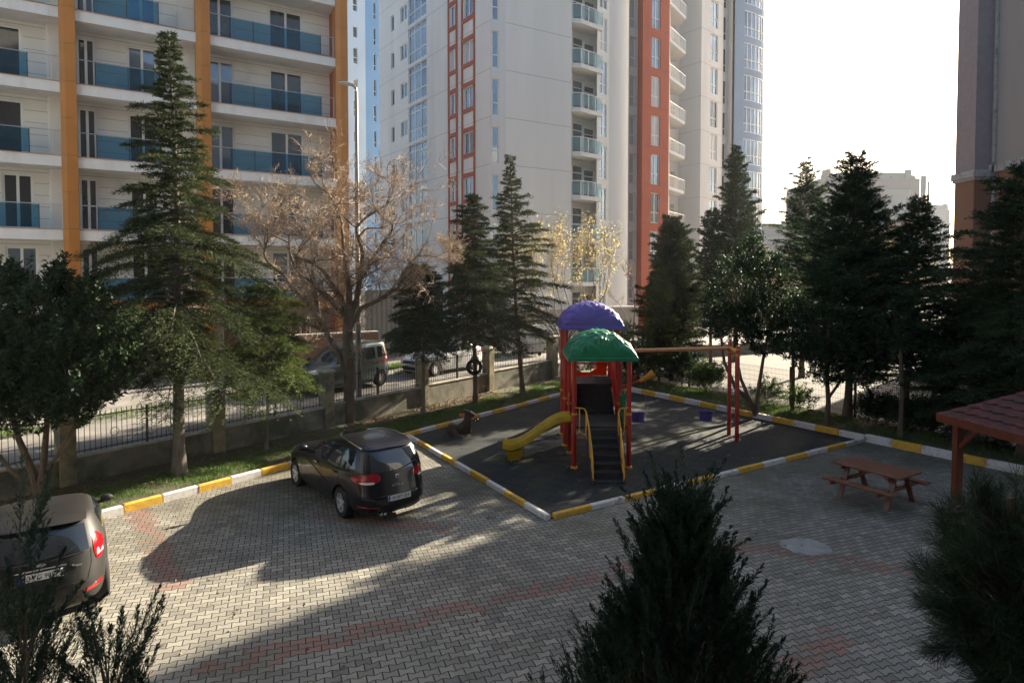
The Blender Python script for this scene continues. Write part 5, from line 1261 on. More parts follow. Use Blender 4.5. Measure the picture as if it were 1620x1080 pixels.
# --- grey green family van across the wall
fw = Vector((-5.30-(-7.04), 25.37-22.94)); psi3 = math.atan2(-fw.x, -fw.y)
lv = [(.22, -.62, 3.28, .80), (.32, -.70, 3.40, .86), (.48, -.74, 3.46, .885), (.62, -.73, 3.46, .888), (.76, -.71, 3.40, .888), (.90, -.69, 3.25, .885), (1.00, -.68, 2.95, .88), (1.08, -.67, 2.60, .872), (1.16, -.66, 2.36, .86), (1.30, -.64, 2.12, .835), (1.45, -.61, 1.88, .80), (1.58, -.575, 1.65, .765), (1.68, -.53, 1.42, .735), (1.74, -.48, 1.20, .70), (1.775, -.38, .95, .62), (1.79, -.2, .7, .5)]
cx3, cy3 = -5.30-.87*math.cos(psi3)*-1*0, 25.37
hd = Vector((math.sin(psi3), math.cos(psi3))); lf = Vector((-hd.y, hd.x))
rearc = Vector((-5.30, 25.37))-lf*.75*(1)           # the visible flank is the car's left side
c = Car('family_van', 'grey green family van with roof rails parked on the street behind the bare tree', (rearc.x, rearc.y, .722), math.pi/2-psi3, lv, m_silver, 2.81, 1.52, .315)
c.wheels(6)
for sy in (-1, 1):
    c.patch('side_window', 'side', [(1.25, 1.14), (2.18, 1.12), (1.72, 1.50), (1.25, 1.58)], m_cglass, .005, sy=sy)
    c.patch('side_window', 'side', [(.28, 1.15), (1.19, 1.14), (1.19, 1.58), (.28, 1.59)], m_cglass, .005, sy=sy)
    c.patch('side_window', 'side', [(-.44, 1.22), (.14, 1.15), (.14, 1.59), (-.38, 1.58)], m_cglass, .005, sy=sy)
    c.line('side', [(1.22, .35), (1.22, 1.62)], sy=sy); c.line('side', [(.20, .35), (.20, 1.62)], sy=sy); c.line('side', [(-.5, 1.05), (.2, 1.05)], sy=sy, r=.010); c.line('side', [(2.35, .35), (2.38, 1.0)], sy=sy)
    c.patch('sill_trim', 'side', [(.45, .27), (2.35, .27), (2.35, .38), (.45, .38)], m_trim, .006, sy=sy)
    c.patch('tail_lamp', 'side', [(-.69, .92), (-.56, .92), (-.52, 1.32), (-.63, 1.32)], m_tail, .010, sy=sy)
    c.patch('tail_lamp', 'rear', [(sy*.70, .92), (sy*.85, .92), (sy*.80, 1.32), (sy*.70, 1.32)], m_tail, .010)
    c.patch('headlamp', 'front', [(sy*.46, .80), (sy*.82, .82), (sy*.80, 1.0), (sy*.52, .93)], m_lampw, .008)
    c.mirror(2.1, 1.12, sy, m_trim)
    pts = [(x, c.side(x, z, 0, sy)[1]-sy*.01, z+.07) for x, z in ((-.35, 1.70), (-.2, 1.72), (.8, 1.73), (1.1, 1.70))]
    b = MB(); b.tube(pts, .022, 6); b.build('roof_rail', m_trim, c.t, local=True, smooth=True)
c.patch('windscreen', 'front', [(-.70, 1.16), (.70, 1.16), (.60, 1.62), (-.60, 1.62)], m_cglass, .005); c.patch('rear_window', 'rear', [(-.62, 1.12), (.62, 1.12), (.56, 1.60), (-.56, 1.60)], m_cglass, .005)
c.patch('grille', 'front', [(-.42, .70), (.42, .70), (.40, .86), (-.40, .86)], m_trim, .006); c.patch('lower_intake', 'front', [(-.5, .36), (.5, .36), (.5, .50), (-.5, .50)], m_trim, .006)
# --- silver car farther up the street
psi4 = R(216)
hd = Vector((math.sin(psi4), math.cos(psi4))); lf = Vector((-hd.y, hd.x)); front = Vector((-3.38, 27.82)); rearc = front-hd*2.62-lf*.76
lv = [(.20, -.86, 3.24, .78), (.30, -.95, 3.38, .84), (.44, -1.0, 3.46, .87), (.58, -1.0, 3.48, .875), (.70, -.98, 3.42, .873), (.80, -.95, 3.28, .868), (.88, -.93, 2.98, .86), (.94, -.92, 2.60, .85), (.99, -.90, 2.28, .84), (1.04, -.72, 2.08, .82), (1.14, -.42, 1.84, .78), (1.24, -.22, 1.58, .73), (1.34, .0, 1.30, .67), (1.41, .15, 1.05, .60), (1.445, .3, .8, .48)]
c = Car('silver_car', 'silver saloon parked on the street behind the dark conifers', (rearc.x, rearc.y, .722), math.pi/2-psi4, lv, m_silver2, 2.62, 1.52, .32)
c.wheels(10)
for sy in (-1, 1):
    c.patch('side_window', 'side', [(1.0, .98), (2.0, .97), (1.42, 1.27), (1.0, 1.34)], m_cglass, .005, sy=sy)
    c.patch('side_window', 'side', [(.0, 1.0), (.94, .98), (.94, 1.34), (.25, 1.32)], m_cglass, .005, sy=sy)
    c.line('side', [(.97, .28), (.97, 1.36)], sy=sy); c.line('side', [(.05, .55), (-.05, .95)], sy=sy); c.line('side', [(2.12, .3), (2.14, .86)], sy=sy)
    c.patch('tail_lamp', 'side', [(-.93, .76), (-.70, .78), (-.66, .90), (-.90, .90)], m_tail, .010, sy=sy); c.patch('tail_lamp', 'rear', [(sy*.5, .76), (sy*.82, .76), (sy*.80, .90), (sy*.5, .90)], m_tail, .010)
    c.patch('headlamp', 'front', [(sy*.44, .64), (sy*.80, .68), (sy*.78, .80), (sy*.48, .74)], m_lampw, .008); c.mirror(1.9, .97, sy)
c.patch('windscreen', 'front', [(-.68, 1.0), (.68, 1.0), (.56, 1.34), (-.56, 1.34)], m_cglass, .005); c.patch('rear_window', 'rear', [(-.62, 1.04), (.62, 1.04), (.54, 1.30), (-.54, 1.30)], m_cglass, .005)
c.patch('grille', 'front', [(-.38, .58), (.38, .58), (.36, .70), (-.36, .70)], m_trim, .006); c.patch('lower_intake', 'front', [(-.6, .30), (.6, .30), (.6, .46), (-.6, .46)], m_trim, .006)
# ------------------------------------------------------------------ vegetation
def tree_thing(name, label, cat, x, y, z, group=None): return thing(name, label, cat, (x, y, z), 0, group)
def conifer(label, x, y, z0, H, Rm, low, nb, seed, mat, dens=1.0, droop=.25, rise=.15, bl=.12, bw=.009, lean=(0, 0), pw=.85, name='conifer', irregular=.25, trunk_r=.09, barkm=None, layers=None, sparse_top=0.0, group=None):
    rg = np.random.default_rng(seed); t = tree_thing(name, label, 'tree', x, y, z0, group)
    tb = MB(); n = 14
    def axis(h): s = h/H; return np.array([x+lean[0]*s+.05*math.sin(s*5+seed), y+lean[1]*s+.04*math.cos(s*4+seed), z0+h])
    tb.tube([axis(H*i/n) for i in range(n+1)], [trunk_r*(1-.93*(i/n))**.9*(1.35 if i == 0 else 1) for i in range(n+1)], 9)
    P, D = [], []
    Ps = []; 
    for i in range(nb):
        s = (i+rg.uniform(0, 1))/nb; s = s**.92; h = low+(H-low)*s
        if layers: h = low+(H-low)*(round(s*layers)/layers+rg.normal(0, .10/layers)) ; h = min(h, H*.985); s = (h-low)/(H-low)
        az = i*2.39996+rg.normal(0, .25); ln = (Rm*max(0.02, (1-s))**pw+.10)*rg.uniform(1-irregular*1.4, 1+irregular)*(1+.25*irregular*2*math.sin(az*2+h*1.7+seed))
        if s < .12: ln *= .75+.25*s/.12
        base = axis(h); d = np.array([math.cos(az), math.sin(az), 0]); m = max(4, int(ln/.12))
        ts = np.linspace(0, 1, m+1); up = rise+.35*s; pth = base+np.outer(ts*ln, d); pth[:, 2] += ln*(up*ts-droop*(1-s*.6)*ts**2*1.6)
        pth += np.outer(ts, rg.normal(0, .05, 3))*ln*.5
        if ln > .25: tb.tube([tuple(p) for p in pth[::2]]+[tuple(pth[-1])], list(np.linspace(trunk_r*.22*(1-s*.6)+.004, .003, len(pth[::2])+1)), 4, cap=False)
        side = np.array([-d[1], d[0], 0]); tgt = pth[-1]-pth[0]; tgt /= np.linalg.norm(tgt)+1e-9
        ntw = max(5, int(ln*24*dens**.6))
        tt = rg.uniform(.10, 1, ntw)**.8; sg = rg.choice([-1, 1], ntw); tl = (ln*.42*(1-tt*.6)+.10)*rg.uniform(.6, 1.2, ntw)
        org = pth[0]+(pth[-1]-pth[0])*0; idx = tt*m; i0 = np.minimum(idx.astype(int), m-1); fr = (idx-i0)[:, None]; org = pth[i0]*(1-fr)+pth[i0+1]*fr
        tdir = tgt*.75+side*sg[:, None]*rg.uniform(.5, 1.1, ntw)[:, None]+rg.normal(0, .12, (ntw, 3)); tdir[:, 2] -= .05; tdir = nrm(tdir)
        k = max(4, int(8*dens)); q = rg.uniform(0, 1, (ntw, k))
        pos = org[:, None, :]+tdir[:, None, :]*(q*tl[:, None])[..., None]; pos[..., 2] -= (q**2*tl[:, None]*.22)
        dr = tdir[:, None, :]*.9+rg.normal(0, .45, (ntw, k, 3)); dr[..., 2] += .12
        P.append(pos.reshape(-1, 3)); D.append(dr.reshape(-1, 3))
        kk = max(3, int(ln*24*dens)); q2 = rg.uniform(.05, 1, kk)*m; j0 = np.minimum(q2.astype(int), m-1); f2 = (q2-j0)[:, None]
        P.append(pth[j0]*(1-f2)+pth[j0+1]*f2); D.append(tgt*.8+rg.normal(0, .5, (kk, 3)))
    kk = int(60*dens*(H*.12)); hh = rg.uniform(H*.9, H, kk); P.append(np.array([axis(v) for v in hh])); D.append(rg.normal(0, .5, (kk, 3))+[0, 0, .7])
    P = np.concatenate(P); D = np.concatenate(D); k = len(P)
    V, F = blades(P, D, rg.uniform(bl*.6, bl*1.25, k), rg.uniform(bw*.7, bw*1.4, k), rg)
    tb.build('trunk', barkm or m_bark, t, smooth=True)
    np_mesh('crown', V, F, mat, t); return t
def broadleaf(label, x, y, z0, blobs, seed, n, mat, ls=.09, lw=.022, stems=(), name='broadleaf_tree', cat='tree', up=.5, clump=26, bark=None, spikes=0, group=None, hollow=.45):
    """blobs: (dx, dy, z, rx, ry, rz, weight) ellipsoids filled with leaf clumps; stems: polylines with radii"""
    rg = np.random.default_rng(seed); t = tree_thing(name, label, cat, x, y, z0, group)
    tb = MB()
    for pts, r0, r1 in stems:
        tb.tube([(x+a, y+b_, z0+c) for a, b_, c in pts], list(np.linspace(r0, r1, len(pts))), 8)
    w_ = np.array([b_[6] for b_ in blobs], float); w_ /= w_.sum(); P, D = [], []
    for b_, ww in zip(blobs, w_):
        nc = max(3, int(n*ww/clump)); u = nrm(rg.normal(size=(nc, 3))); r = rg.uniform(hollow, 1, nc)[:, None]
        c = u*r*[b_[3], b_[4], b_[5]]+[x+b_[0], y+b_[1], z0+b_[2]]
        c = c[c[:, 2] > z0+.1]
        ctr = np.array([x+b_[0], y+b_[1], z0+b_[2]-b_[5]*.6])
        for cc in c:
            ax = (cc-ctr); ax /= np.linalg.norm(ax)+1e-9; ax = ax*.7+np.array([0, 0, up])+rg.normal(0, .25, 3); ax /= np.linalg.norm(ax)
            L = rg.uniform(.15, .38)*(1+spikes*rg.random()); k = int(clump*rg.uniform(.6, 1.4)); q = rg.uniform(0, 1, k)
            pos = cc+ax*(q*L)[:, None]+rg.normal(0, .035, (k, 3)); P.append(pos); D.append(ax*.6+nrm(rg.normal(size=(k, 3)))*.9)
            if rg.random() < .35: tb.tube([tuple(ctr+(cc-ctr)*.45), tuple(ctr+(cc-ctr)*.75+rg.normal(0, .05, 3)), tuple(cc+ax*L)], [.014, .009, .003], 4, cap=False)
    P = np.concatenate(P); D = np.concatenate(D); k = len(P)
    V, F = blades(P, D, rg.uniform(ls*.6, ls*1.3, k), rg.uniform(lw*.7, lw*1.2, k), rg, fold=True)
    if tb.f: tb.build('trunk', bark or m_bark, t, smooth=True)
    np_mesh('crown', V, F, mat, t); return t
def bare_tree(label, x, y, z0, H, limbs, seed, depth, mat_b, tw_mat, seed_mat, nseed, rad, name='bare_tree', contort=.35, spread=.55, seedsize=.03, sl=(.5, 1.0), lean_up=.25, mtw=3, ratio=.72, kids=(2, 3), side=0):
    rg = random.Random(seed); t = tree_thing(name, label, 'tree', x, y, z0); tb = MB(); ends = []; V, F = [], []
    twb = MB()
    def grow(p, d, L, r, dep):
        n = max(3, int(L/.16)) if dep > 1 else 3; pts = [p.copy()]; q = p.copy(); dd = d.copy()
        for i in range(n):
            dd = (dd+Vector((rg.gauss(0, 1), rg.gauss(0, 1), rg.gauss(0, 1)))*contort*.45+Vector((0, 0, lean_up*.12))).normalized(); q = q+dd*(L/n); pts.append(q.copy())
        r = max(r, .0065); r1 = r*.66 if dep > 0 else r*.6
        (tb if dep > 1 else twb).tube(pts, list(np.linspace(r, r1, len(pts))), 7 if dep > 3 else (5 if dep > 1 else 3), cap=False)
        if dep <= 1:
            for pp in pts[1:]: ends.append((pp, dd))
        if dep == 0: return
        m = rg.randint(*kids) if dep > 1 else mtw
        for k in range(m):
            at = pts[-1] if k < 2 else pts[rg.randint(max(1, n//3), n-1)] ; ax = Vector((rg.gauss(0, 1), rg.gauss(0, 1), rg.gauss(0, .7)))
            nd = (dd+ax.normalized()*spread*rg.uniform(.6, 1.5)+Vector((0, 0, lean_up*.4))).normalized()
            grow(at, nd, L*rg.uniform(ratio*.8, ratio*1.15), r1*rg.uniform(.75, 1.0) if k == 0 else r1*rg.uniform(.5, .8), dep-1)
        for k in range(2 if dep <= 4 else 1):
            at = pts[rg.randint(1, n)]; ax = Vector((rg.gauss(0, 1), rg.gauss(0, 1), rg.gauss(.2, .8))).normalized()
            grow(at, (dd*.4+ax).normalized(), min(.5, L*.5), max(.009, r1*.25), min(1, dep-1))
    O = Vector((x, y, z0))
    for pts, r0, r1, cont in limbs:
        pp = [O+Vector(q) for q in pts]; tb.tube(pp, list(np.linspace(r0, r1, len(pp))), 10)
        if cont:
            grow(pp[-1], (pp[-1]-pp[-2]).normalized(), cont[0], r1*.9, cont[1])
            if cont[1] >= 4 and side:
                for k in range(side):
                    i = rg.randint(1, len(pp)-1); f = rg.random(); at = pp[i-1].lerp(pp[i], f); ax = Vector((rg.gauss(0, 1), rg.gauss(0, 1), rg.uniform(-.1, .8))).normalized()
                    grow(at, ((pp[i]-pp[i-1]).normalized()*.5+ax).normalized(), .85, .028, 3)
    tb.build('trunk', mat_b, t, smooth=True); twb.build('twigs', tw_mat, t)
    rn = np.random.default_rng(seed)
    if nseed and ends:
        ix = rn.integers(0, len(ends), nseed); P = np.array([tuple(ends[i][0]) for i in ix])+rn.normal(0, .05, (nseed, 3)); D = rn.normal(size=(nseed, 3))+[0, 0, -.4]
        Vv, Ff = blades(P, D, rn.uniform(seedsize*.6, seedsize*1.6, nseed), rn.uniform(seedsize*.2, seedsize*.42, nseed), rn); np_mesh('seed_pods' if seed_mat is m_seed else 'leaves', Vv, Ff, seed_mat, t)
    return t
# left strip
x, y = G(287, 750, .13); conifer('tall dark conifer with a thin leader, tallest one on the left', x, y, .1, 10.9, 2.2, 2.5, 250, 11, m_needle, 2.6, .34, .14, .10, .0068, lean=(-.15, .1), pw=1.25, irregular=.55, trunk_r=.15, barkm=m_barkg)
x, y = G(422, 712, .13); conifer('small bright green conifer with drooping tiers right of the tallest one', x, y, .1, 4.7, 1.35, 1.75, 110, 12, m_needle3, 2.2, .28, .15, .10, .007, pw=.6, irregular=.35, trunk_r=.05, barkm=m_barkg)
x, y = G(668, 655, .13); conifer('short dense dark conifer in front of the silver car', x, y, .1, 5.3, 1.15, 2.35, 150, 13, m_needle2, 2.2, .25, .15, .10, .008, pw=.55, irregular=.25, trunk_r=.075, barkm=m_barkg)
x, y = G(750, 640, .13); conifer('slender conifer left of the pair by the wall, with a tyre round its trunk', x, y, .1, 8.1, 1.7, 2.5, 180, 14, m_needle, 2.2, .34, .14, .11, .008, pw=.85, irregular=.5, trunk_r=.10)
tyx, tyy = x, y
x, y = G(826, 626, .13); conifer('open tiered conifer with upswept bare tip, right one of the pair by the wall', x, y, .1, 9.9, 2.0, 2.5, 170, 15, m_needle, 2.1, .26, .26, .11, .008, lean=(-.55, 0), pw=1.2, irregular=.45, trunk_r=.11)
b = MB(); b.lathe([(.19, -.08), (.27, -.09), (.31, -.05), (.31, .05), (.27, .09), (.19, .08)], (tyx+.02, tyy-.19, 1.62), 'y', 24); tag(b.build('old_tyre', m_tyre, smooth=True), 'old black tyre hanging on the trunk of the slender conifer', 'tyre')
# glossy broadleaf at far left
gx, gy = G(62, 792, .13)
broadleaf('glossy dark green broadleaf tree on several stems at the left edge', gx, gy, .1, [(-.3, 0, 3.0, 1.5, 1.2, 1.0, 3), (.9, -.1, 2.9, 1.2, 1.0, 1.0, 2.6), (-1.2, .1, 3.2, 1.2, 1.0, 1.1, 2), (.3, 0, 3.9, .9, .8, .8, 1.6), (1.5, .1, 3.5, .7, .6, .8, 1.0), (.2, -.2, 2.2, 1.5, .8, .6, 1.6), (-.5, 0, 4.6, .35, .35, .5, .5), (1.25, 0, 4.4, .25, .25, .5, .4), (.55, 0, 4.7, .2, .2, .45, .35)], 31, 46000, m_leaf, .12, .026,
          stems=[([(0, 0, 0), (-.1, 0, .6), (-.5, .1, 1.4), (-.8, .1, 2.6)], .10, .04), ([(0, 0, .1), (.1, 0, .7), (.2, 0, 1.6), (.3, 0, 3.0)], .09, .04), ([(.05, 0, .2), (.4, -.1, .9), (.9, -.1, 1.7), (1.1, -.1, 2.7)], .07, .03), ([(-.05, 0, .2), (-.6, 0, .7), (-1.3, 0, 1.6)], .06, .03)], up=.7, spikes=.6)
# bare contorted tree
x, y = G(552, 668, .13)
bare_tree('large bare contorted tree full of brown seed pods behind the black car', x, y, .1, 10, [
    ([(0, 0, 0), (.02, 0, 1.5), (-.02, 0, 3.0), (.05, 0, 4.0)], .20, .16, None),
    ([(-.05, 0, 1.75), (-.35, 0, 2.4), (-.75, .05, 3.1), (-1.2, .05, 3.9), (-1.9, .1, 4.6)], .115, .075, (1.35, 5)),
    ([(-.75, .05, 3.1), (-1.5, -.3, 3.5), (-2.3, -.5, 4.0)], .06, .045, (1.1, 4)),
    ([(-1.0, .05, 3.5), (-1.15, .3, 4.4), (-1.3, .4, 5.2)], .08, .06, (1.35, 5)),
    ([(-.02, 0, 3.3), (-.25, .1, 4.3), (-.75, .15, 5.0)], .10, .07, (1.45, 5)),
    ([(.05, 0, 3.9), (.05, 0, 4.6), (-.05, -.1, 5.4)], .12, .08, (1.5, 5)),
    ([(.06, 0, 3.6), (.30, .1, 4.3), (.45, .1, 5.2)], .10, .08, (1.5, 5)),
    ([(.05, 0, 3.2), (.45, -.1, 3.9), (1.1, -.1, 4.2), (1.7, 0, 4.6), (1.9, 0, 5.1)], .09, .05, (.8, 5)),
    ([(.45, .1, 4.9), (.8, .2, 5.6), (1.2, .3, 6.2)], .07, .055, (1.15, 5)),
    ([(.0, 0, 3.5), (-.5, -.1, 4.1), (-1.3, -.2, 4.9)], .08, .055, (1.4, 5))], 41, 5, m_bark, m_twig, m_seed, 42000, .1, mtw=4, contort=.45, spread=.85, seedsize=.036, lean_up=.25, ratio=.80, kids=(2, 3), side=5)
# yellow leaved multi stem tree behind the corner of the wall
x, y = pl(890, 34).xy
bare_tree('slim many stemmed tree with sparse yellow leaves in front of the tower', x, y, .7, 9, [([(0, 0, 0), (-.1, 0, .5)], .16, .12, None)]+
    [([(.04*k, 0, .3), (.10*k+.03, .05*((k*7) % 3-1), 1.2), (.34*k, .12*((k*5) % 3-1), 2.3+.1*(k % 2))], .055, .035, (1.6, 4)) for k in (-4, -3, -2, -1, 0, 1, 2, 3, 4)], 43, 4, m_barkg, m_twig, m_yleaf, 5200, .1, name='yellow_leaved_tree', contort=.16, spread=.42, seedsize=.08, lean_up=.6, ratio=.80, mtw=4)
bare_tree('leafless twiggy sapling at the base of the red tower block', *pl(1002, 37).xy, .7, 6, [([(0, 0, 0), (0, 0, 1.2), (.1, 0, 2.4)], .07, .04, (1.1, 4)), ([(0, 0, 1.0), (-.4, 0, 2.0)], .04, .025, (.9, 3))], 44, 4, m_barkg, m_twig, m_seed, 500, .1, contort=.2, spread=.4, lean_up=.5)
bare_tree('thin leafless street tree behind the short dark conifer', *pl(640, 31).xy, .7, 5, [([(0, 0, 0), (0, 0, 1.4), (.1, 0, 2.2)], .06, .04, (1.0, 4))], 45, 4, m_barkg, m_twig, m_seed, 700, .1, contort=.2, spread=.5, lean_up=.5)
# right row
RC = 'conifers and shrubs along the right kerb'
conifer('tall narrow bluish conifer overlapping the blue end of the tower', *pl(1163, 38).xy, .02, 12.7, 2.3, 1.5, 230, 51, m_needle, 1.5, .10, .42, .17, .014, pw=.9, irregular=.3, trunk_r=.13)
conifer('small conifer in front of the white tower slab', *pl(1124, 36).xy, .02, 8.7, 1.1, 1.5, 160, 52, m_needle2, 1.7, .10, .45, .14, .014, pw=.6, trunk_r=.1)
conifer('soft green conifer below the red tower block', *pl(1062, 30.5).xy, .1, 7.7, 1.7, .6, 230, 53, m_needle, 1.7, .12, .40, .15, .014, pw=.6, irregular=.3, trunk_r=.1)
conifer('bright feathery young conifer right of the purple dome', *pl(1045, 28.8).xy, .1, 5.3, .85, .4, 120, 54, m_needle3, 1.6, .12, .40, .13, .012, pw=.7, trunk_r=.06)
conifer('dark spiky conifer, left of the two tallest against the white sky', *pl(1272, 32).xy, .02, 10.75, 2.6, 1.7, 220, 55, m_needle2, 1.6, .14, .34, .13, .011, pw=.9, irregular=.38, trunk_r=.13)
conifer('broad dark conifer with a leaning tip, right of the two tallest against the white sky', *pl(1346, 22.5).xy, .1, 9.15, 2.4, 1.5, 270, 56, m_needle2, 1.7, .10, .42, .13, .010, pw=.8, irregular=.34, trunk_r=.14, lean=(.15, 0))
conifer('dark pointed conifer just left of the right edge building', *pl(1432, 21).xy, .1, 7.5, 2.1, 1.5, 200, 57, m_needle2, 1.6, .18, .22, .13, .010, pw=.85, irregular=.3, trunk_r=.12, lean=(.45, 0))
conifer('dark conifer at the right edge reaching over the gazebo', *pl(1622, 17.5).xy, .1, 7.9, 2.3, .7, 200, 58, m_needle2, 1.7, .22, .22, .14, .011, pw=.60, irregular=.35, trunk_r=.13)
conifer('low spreading dark conifer behind the gazebo roof', *pl(1545, 19.5).xy, .1, 4.4, 1.75, .25, 150, 59, m_needle2, 1.7, .20, .20, .13, .012, pw=.45, irregular=.35, trunk_r=.08)
bx, by = G(1197, 655, .13)
broadleaf('glossy broadleaf tree with leaning forked trunk behind the red swing posts', bx, by, .1, [(-.5, .2, 4.3, 1.25, 1.0, 1.5, 3), (-.9, .2, 3.2, 1.1, .9, .8, 1.6), (.3, .1, 3.4, 1.0, .9, 1.0, 2), (-.2, .1, 5.7, .55, .5, .8, .9), (.5, 0, 4.9, .6, .5, .7, .9), (.2, -.1, 2.5, .8, .7, .45, 1)], 61, 21000, m_leaf, .10, .024,
          stems=[([(0, 0, 0), (-.25, 0, .5), (-.75, .1, 1.0), (-1.15, .1, 1.9), (-1.3, .1, 3.0)], .11, .04), ([(0, 0, .1), (.02, 0, .7), (.12, 0, 1.4), (.25, 0, 2.3), (.45, 0, 3.3)], .09, .04), ([(-.2, 0, .45), (-.55, .1, 1.3), (-.75, .1, 2.2), (-.8, .1, 3.6)], .075, .035)], up=.7, spikes=.5)
bx, by = G(1308, 672, .13)
broadleaf('shadowy broadleaf tree with low spreading leaves over the wire fence', bx, by, .1, [(.0, 0, 3.2, 1.4, 1.1, 1.2, 3), (.5, -.3, 1.75, 1.25, .9, .38, 1.6), (-.5, 0, 2.4, 1.0, .8, .6, 1.4), (1.0, 0, 2.6, 1.1, .9, .9, 2)], 62, 17000, m_leaf, .10, .026,
          stems=[([(0, 0, 0), (.04, 0, .8), (-.02, 0, 1.6), (.0, 0, 3.2)], .10, .05), ([(.02, 0, .9), (.5, 0, 1.6), (.9, 0, 2.4)], .05, .03)], up=.1)
for k, (px, py, lab, hh) in enumerate([(1165, 640, 'slim bare trunk rising into the dark foliage left of the red swing posts', 3.6), (1253, 650, 'thin dark trunk just right of the leaning forked tree', 3.4), (1424, 690, 'straight dark trunk below the pointed conifer', 3.2)]):
    tx_, ty_ = G(px, py, .13); broadleaf(lab, tx_, ty_, .1, [(0, .1, hh+.2, .9, .8, .8, 1)], 70+k, 3500, m_leaf, .09, .022, stems=[([(0, 0, 0), (.03, 0, hh*.4), (-.03, 0, hh*.8), (0, 0, hh)], .075, .04)], name='young_tree')
SH = [(1000, 29.3, 1.9, 1.0, 'dense leafy shrub directly behind the orange play slide', m_leaf), (985, 30.4, 2.9, .95, 'yellow green bush right of the purple dome', m_leafl), (1080, 28.6, 1.7, 1.1, 'dark shrub under the tan crossbeam', m_leaf), (1118, 27.2, 1.3, .8, 'low light green shrub near the second swing', m_leafl), (1030, 30.8, 2.3, 1.1, 'dark rounded bush behind the crossbeam', m_leaf),
      (1216, 24.6, 1.0, .55, 'thin light green shrub against the wire fence right of the forked trunk', m_leafl), (1268, 23.4, .9, .5, 'small loose shrub by the wire fence below the spiky conifer', m_leafl), (1392, 21.4, .95, .8, 'low dark shrub behind the right kerb near the corner of the mat', m_leaf), (1462, 20.2, 1.1, .9, 'low dark shrub left of the gazebo post', m_leaf), (935, 32.8, 2.6, 1.0, 'green bush behind the purple dome', m_leaf)]
for k, (px, Y, h, r, lab, mt_) in enumerate(SH):
    x, y = pl(px, Y).xy; thin = r < .6
    broadleaf(lab, x, y, .1, [(0, 0, h*.5, r, r*.8, h*.5, 1)], 80+k, 1600 if thin else 6500, mt_, .08, .022, name='shrub', cat='shrub', up=.8, stems=[([(0, 0, 0), (.02, 0, h*.6)], .02, .008), ([(0, 0, 0), (-.15, 0, h*.6)], .015, .006), ([(0, 0, 0), (.18, .1, h*.6)], .015, .006)], hollow=.2)
# far trees
for k, (px, Y, zt, r, lab) in enumerate([(1402, 62, 10.5, 2.6, 'pale autumn tree in the haze left of the pointed conifer'), (1378, 70, 9.5, 2.6, 'second pale tree in the haze behind the broad conifer'), (1215, 70, 8.5, 3, 'pale tree far beyond the parking lot beside the tower end'), (1478, 80, 7.0, 3, 'small pale tree in the haze beside the right edge building')]):
    x, y = pl(px, Y).xy; broadleaf(lab, x, y, .0, [(0, 0, zt*.6, r, r, zt*.4, 1), (r*.5, 0, zt*.45, r*.8, r*.8, zt*.25, .6)], 100+k, 6000, m_hazeleaf, .22, .07, stems=[([(0, 0, 0), (0, 0, zt*.6)], .2, .08)], name='distant_tree')
# foreground evergreens below the window
def cypress(label, x, y, H, Rm, seed, nsp, sprig, mat, low=1.0, name='cypress', bl=.030, bw=.0035, dens=1.0, lean=.0, tops=(), pw=.7, tr=.02):
    rg = np.random.default_rng(seed); t = tree_thing(name, label, 'tree', x, y, 0); tb = MB(); tb.tube([(x, y, 0), (x, y, H*.5), (x+.02, y, H*.93)], [tr, tr*.7, .004], 8)
    P, D = [], []
    for i in range(nsp):
        s = rg.uniform(0, 1)**1.05; h = low+(H-low)*s; rr = Rm*max(.03, 1-s)**pw*rg.uniform(.25, 1.0)**.6; az = rg.uniform(0, 2*math.pi)
        o = np.array([x+math.cos(az)*rr*.8, y+math.sin(az)*rr*.8, h-sprig*.4]); d = np.array([math.cos(az)*.45, math.sin(az)*.45, 1.0])+rg.normal(0, .16, 3); d /= np.linalg.norm(d)
        L = sprig*rg.uniform(.6, 1.5)*(1+.9*s*rg.random()**2); m = int(34*dens*L/sprig); q = rg.uniform(0, 1, m); sd = nrm(rg.normal(size=(m, 3))-np.outer(np.ones(m), d)*0); sl_ = L*.33*(1-q)+.012
        base = o+d*(q*L)[:, None]; dirn = nrm(d*1.0+sd*.42)
        kk = 7; u = rg.uniform(0, 1, (m, kk)); pos = base[:, None, :]+dirn[:, None, :]*(u*sl_[:, None])[..., None]; dr = dirn[:, None, :]+rg.normal(0, .20, (m, kk, 3))
        P.append(pos.reshape(-1, 3)); D.append(dr.reshape(-1, 3))
        if i % 2 == 0: tb.tube([(x+(o[0]-x)*.15, y+(o[1]-y)*.15, max(.3, h-rr*1.2-.2)), tuple(o), tuple(o+d*L*.8)], [.010, .006, .002], 4, cap=False)
    P = np.concatenate(P); D = np.concatenate(D); k = len(P); V, F = blades(P, D, rg.uniform(bl*.6, bl*1.4, k), rg.uniform(bw*.7, bw*1.3, k), rg)
    tb.build('trunk', m_bark, t, smooth=True); np_mesh('crown', V, F, mat, t); return t
cx, cy = pl(1080, 5.6).xy; cypress('big dark cypress top in the foreground at the bottom of the view', cx, cy, 2.90, 1.80, 91, 1500, .32, m_cyp, low=.5, dens=1.1, bl=.030, bw=.0030, pw=1.15, tr=.09)
cypress('slender cypress sprig in the near left corner over the taupe car', *pl(22, 3.9).xy, 3.45, .17, 92, 60, .34, m_cyp, low=1.8, dens=1.5, bl=.026, bw=.0026, pw=.5)
cypress('low cypress tips poking up at the bottom left', *pl(158, 4.4).xy, 2.42, .26, 93, 55, .30, m_cyp, low=1.7, dens=1.5, bl=.026, bw=.0026, pw=.3)
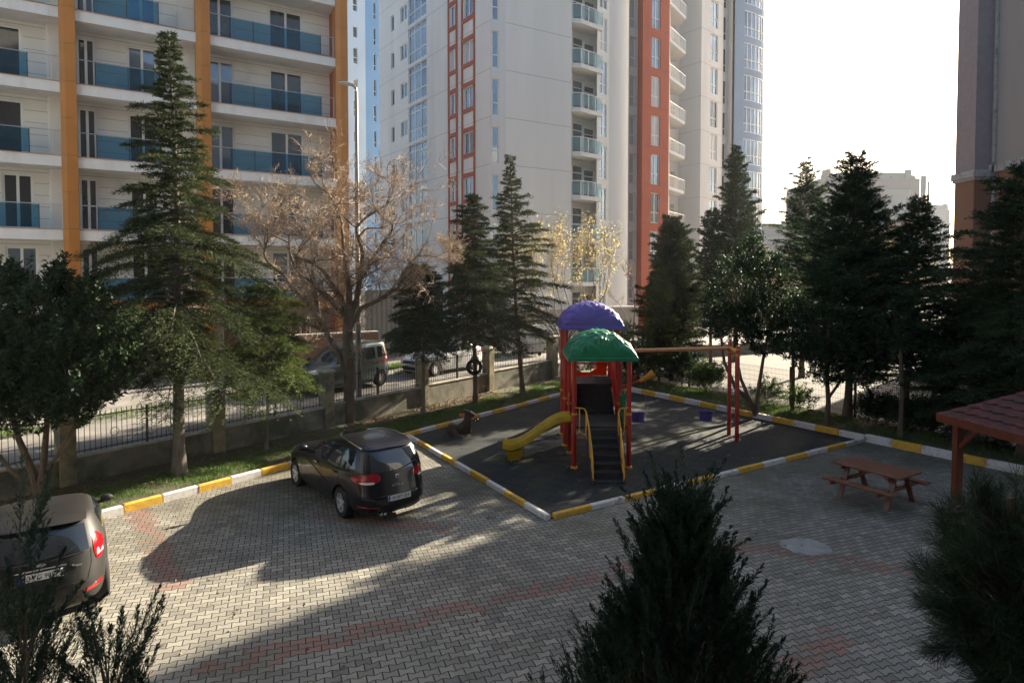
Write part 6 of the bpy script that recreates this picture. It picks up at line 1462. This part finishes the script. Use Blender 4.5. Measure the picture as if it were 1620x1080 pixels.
cypress('thin twig of cypress at the extreme lower left corner', *pl(5, 4.2).xy, 2.65, .2, 94, 34, .3, m_cyp, low=2.0, dens=1.5, bl=.026, bw=.0026, pw=.4)
def pine(label, x, y, seed, tufts, nl, ln):
    rg = np.random.default_rng(seed); t = tree_thing('pine', label, 'tree', x, y, 0); tb = MB(); tb.tube([(x, y, 0), (x, y, 2.6), (x-.05, y, 3.5)], [.10, .07, .02], 9); P, D = [], []
    for i in range(tufts):
        u = nrm(rg.normal(size=(1, 3)))[0]*rg.uniform(.55, 1)*[.56, .56, .80]; c = np.array([x, y, 2.78])+u; ax = u/np.linalg.norm(u)*.8+np.array([0, 0, .45]); ax /= np.linalg.norm(ax)
        k = nl; q = rg.uniform(-.12, .08, k); P.append(c+ax*q[:, None]); D.append(ax*.75+nrm(rg.normal(size=(k, 3)))*.75)
        tb.tube([(x+(c[0]-x)*.2, y+(c[1]-y)*.2, c[2]-.25), tuple(c-ax*.1), tuple(c+ax*.08)], [.014, .010, .004], 4, cap=False)
    P = np.concatenate(P); D = np.concatenate(D); k = len(P); V, F = blades(P, D, rg.uniform(ln*.7, ln*1.2, k), np.full(k, .0016), rg); tb.build('trunk', m_bark, t, smooth=True); np_mesh('crown', V, F, m_pine, t)
m_pine = M('pine_needles', (.010, .022, .010), .5, col2=(.035, .065, .022), vscale=5, trans=.25)
pine('dark long needled pine in the foreground at the right edge', *pl(1618, 4.4).xy, 95, 330, 150, .15)
# ------------------------------------------------------------------ haze
hm = bpy.data.materials.new('haze'); hm.use_nodes = True; nt = hm.node_tree; nt.nodes.remove(nt.nodes['Principled BSDF'])
pv = nod(nt, 'ShaderNodeVolumePrincipled'); pv.inputs['Color'].default_value = (.86, .90, .96, 1); pv.inputs['Density'].default_value = HAZE; pv.inputs['Anisotropy'].default_value = .35
nt.links.new(pv.outputs[0], nt.nodes['Material Output'].inputs['Volume'])
b = MB(); b.box(-605, 905, -85, 905, -1.3, 46); hz = b.build('haze', hm); tag(hz, 'thin sunlit winter haze over the whole neighbourhood', 'haze', kind='stuff')
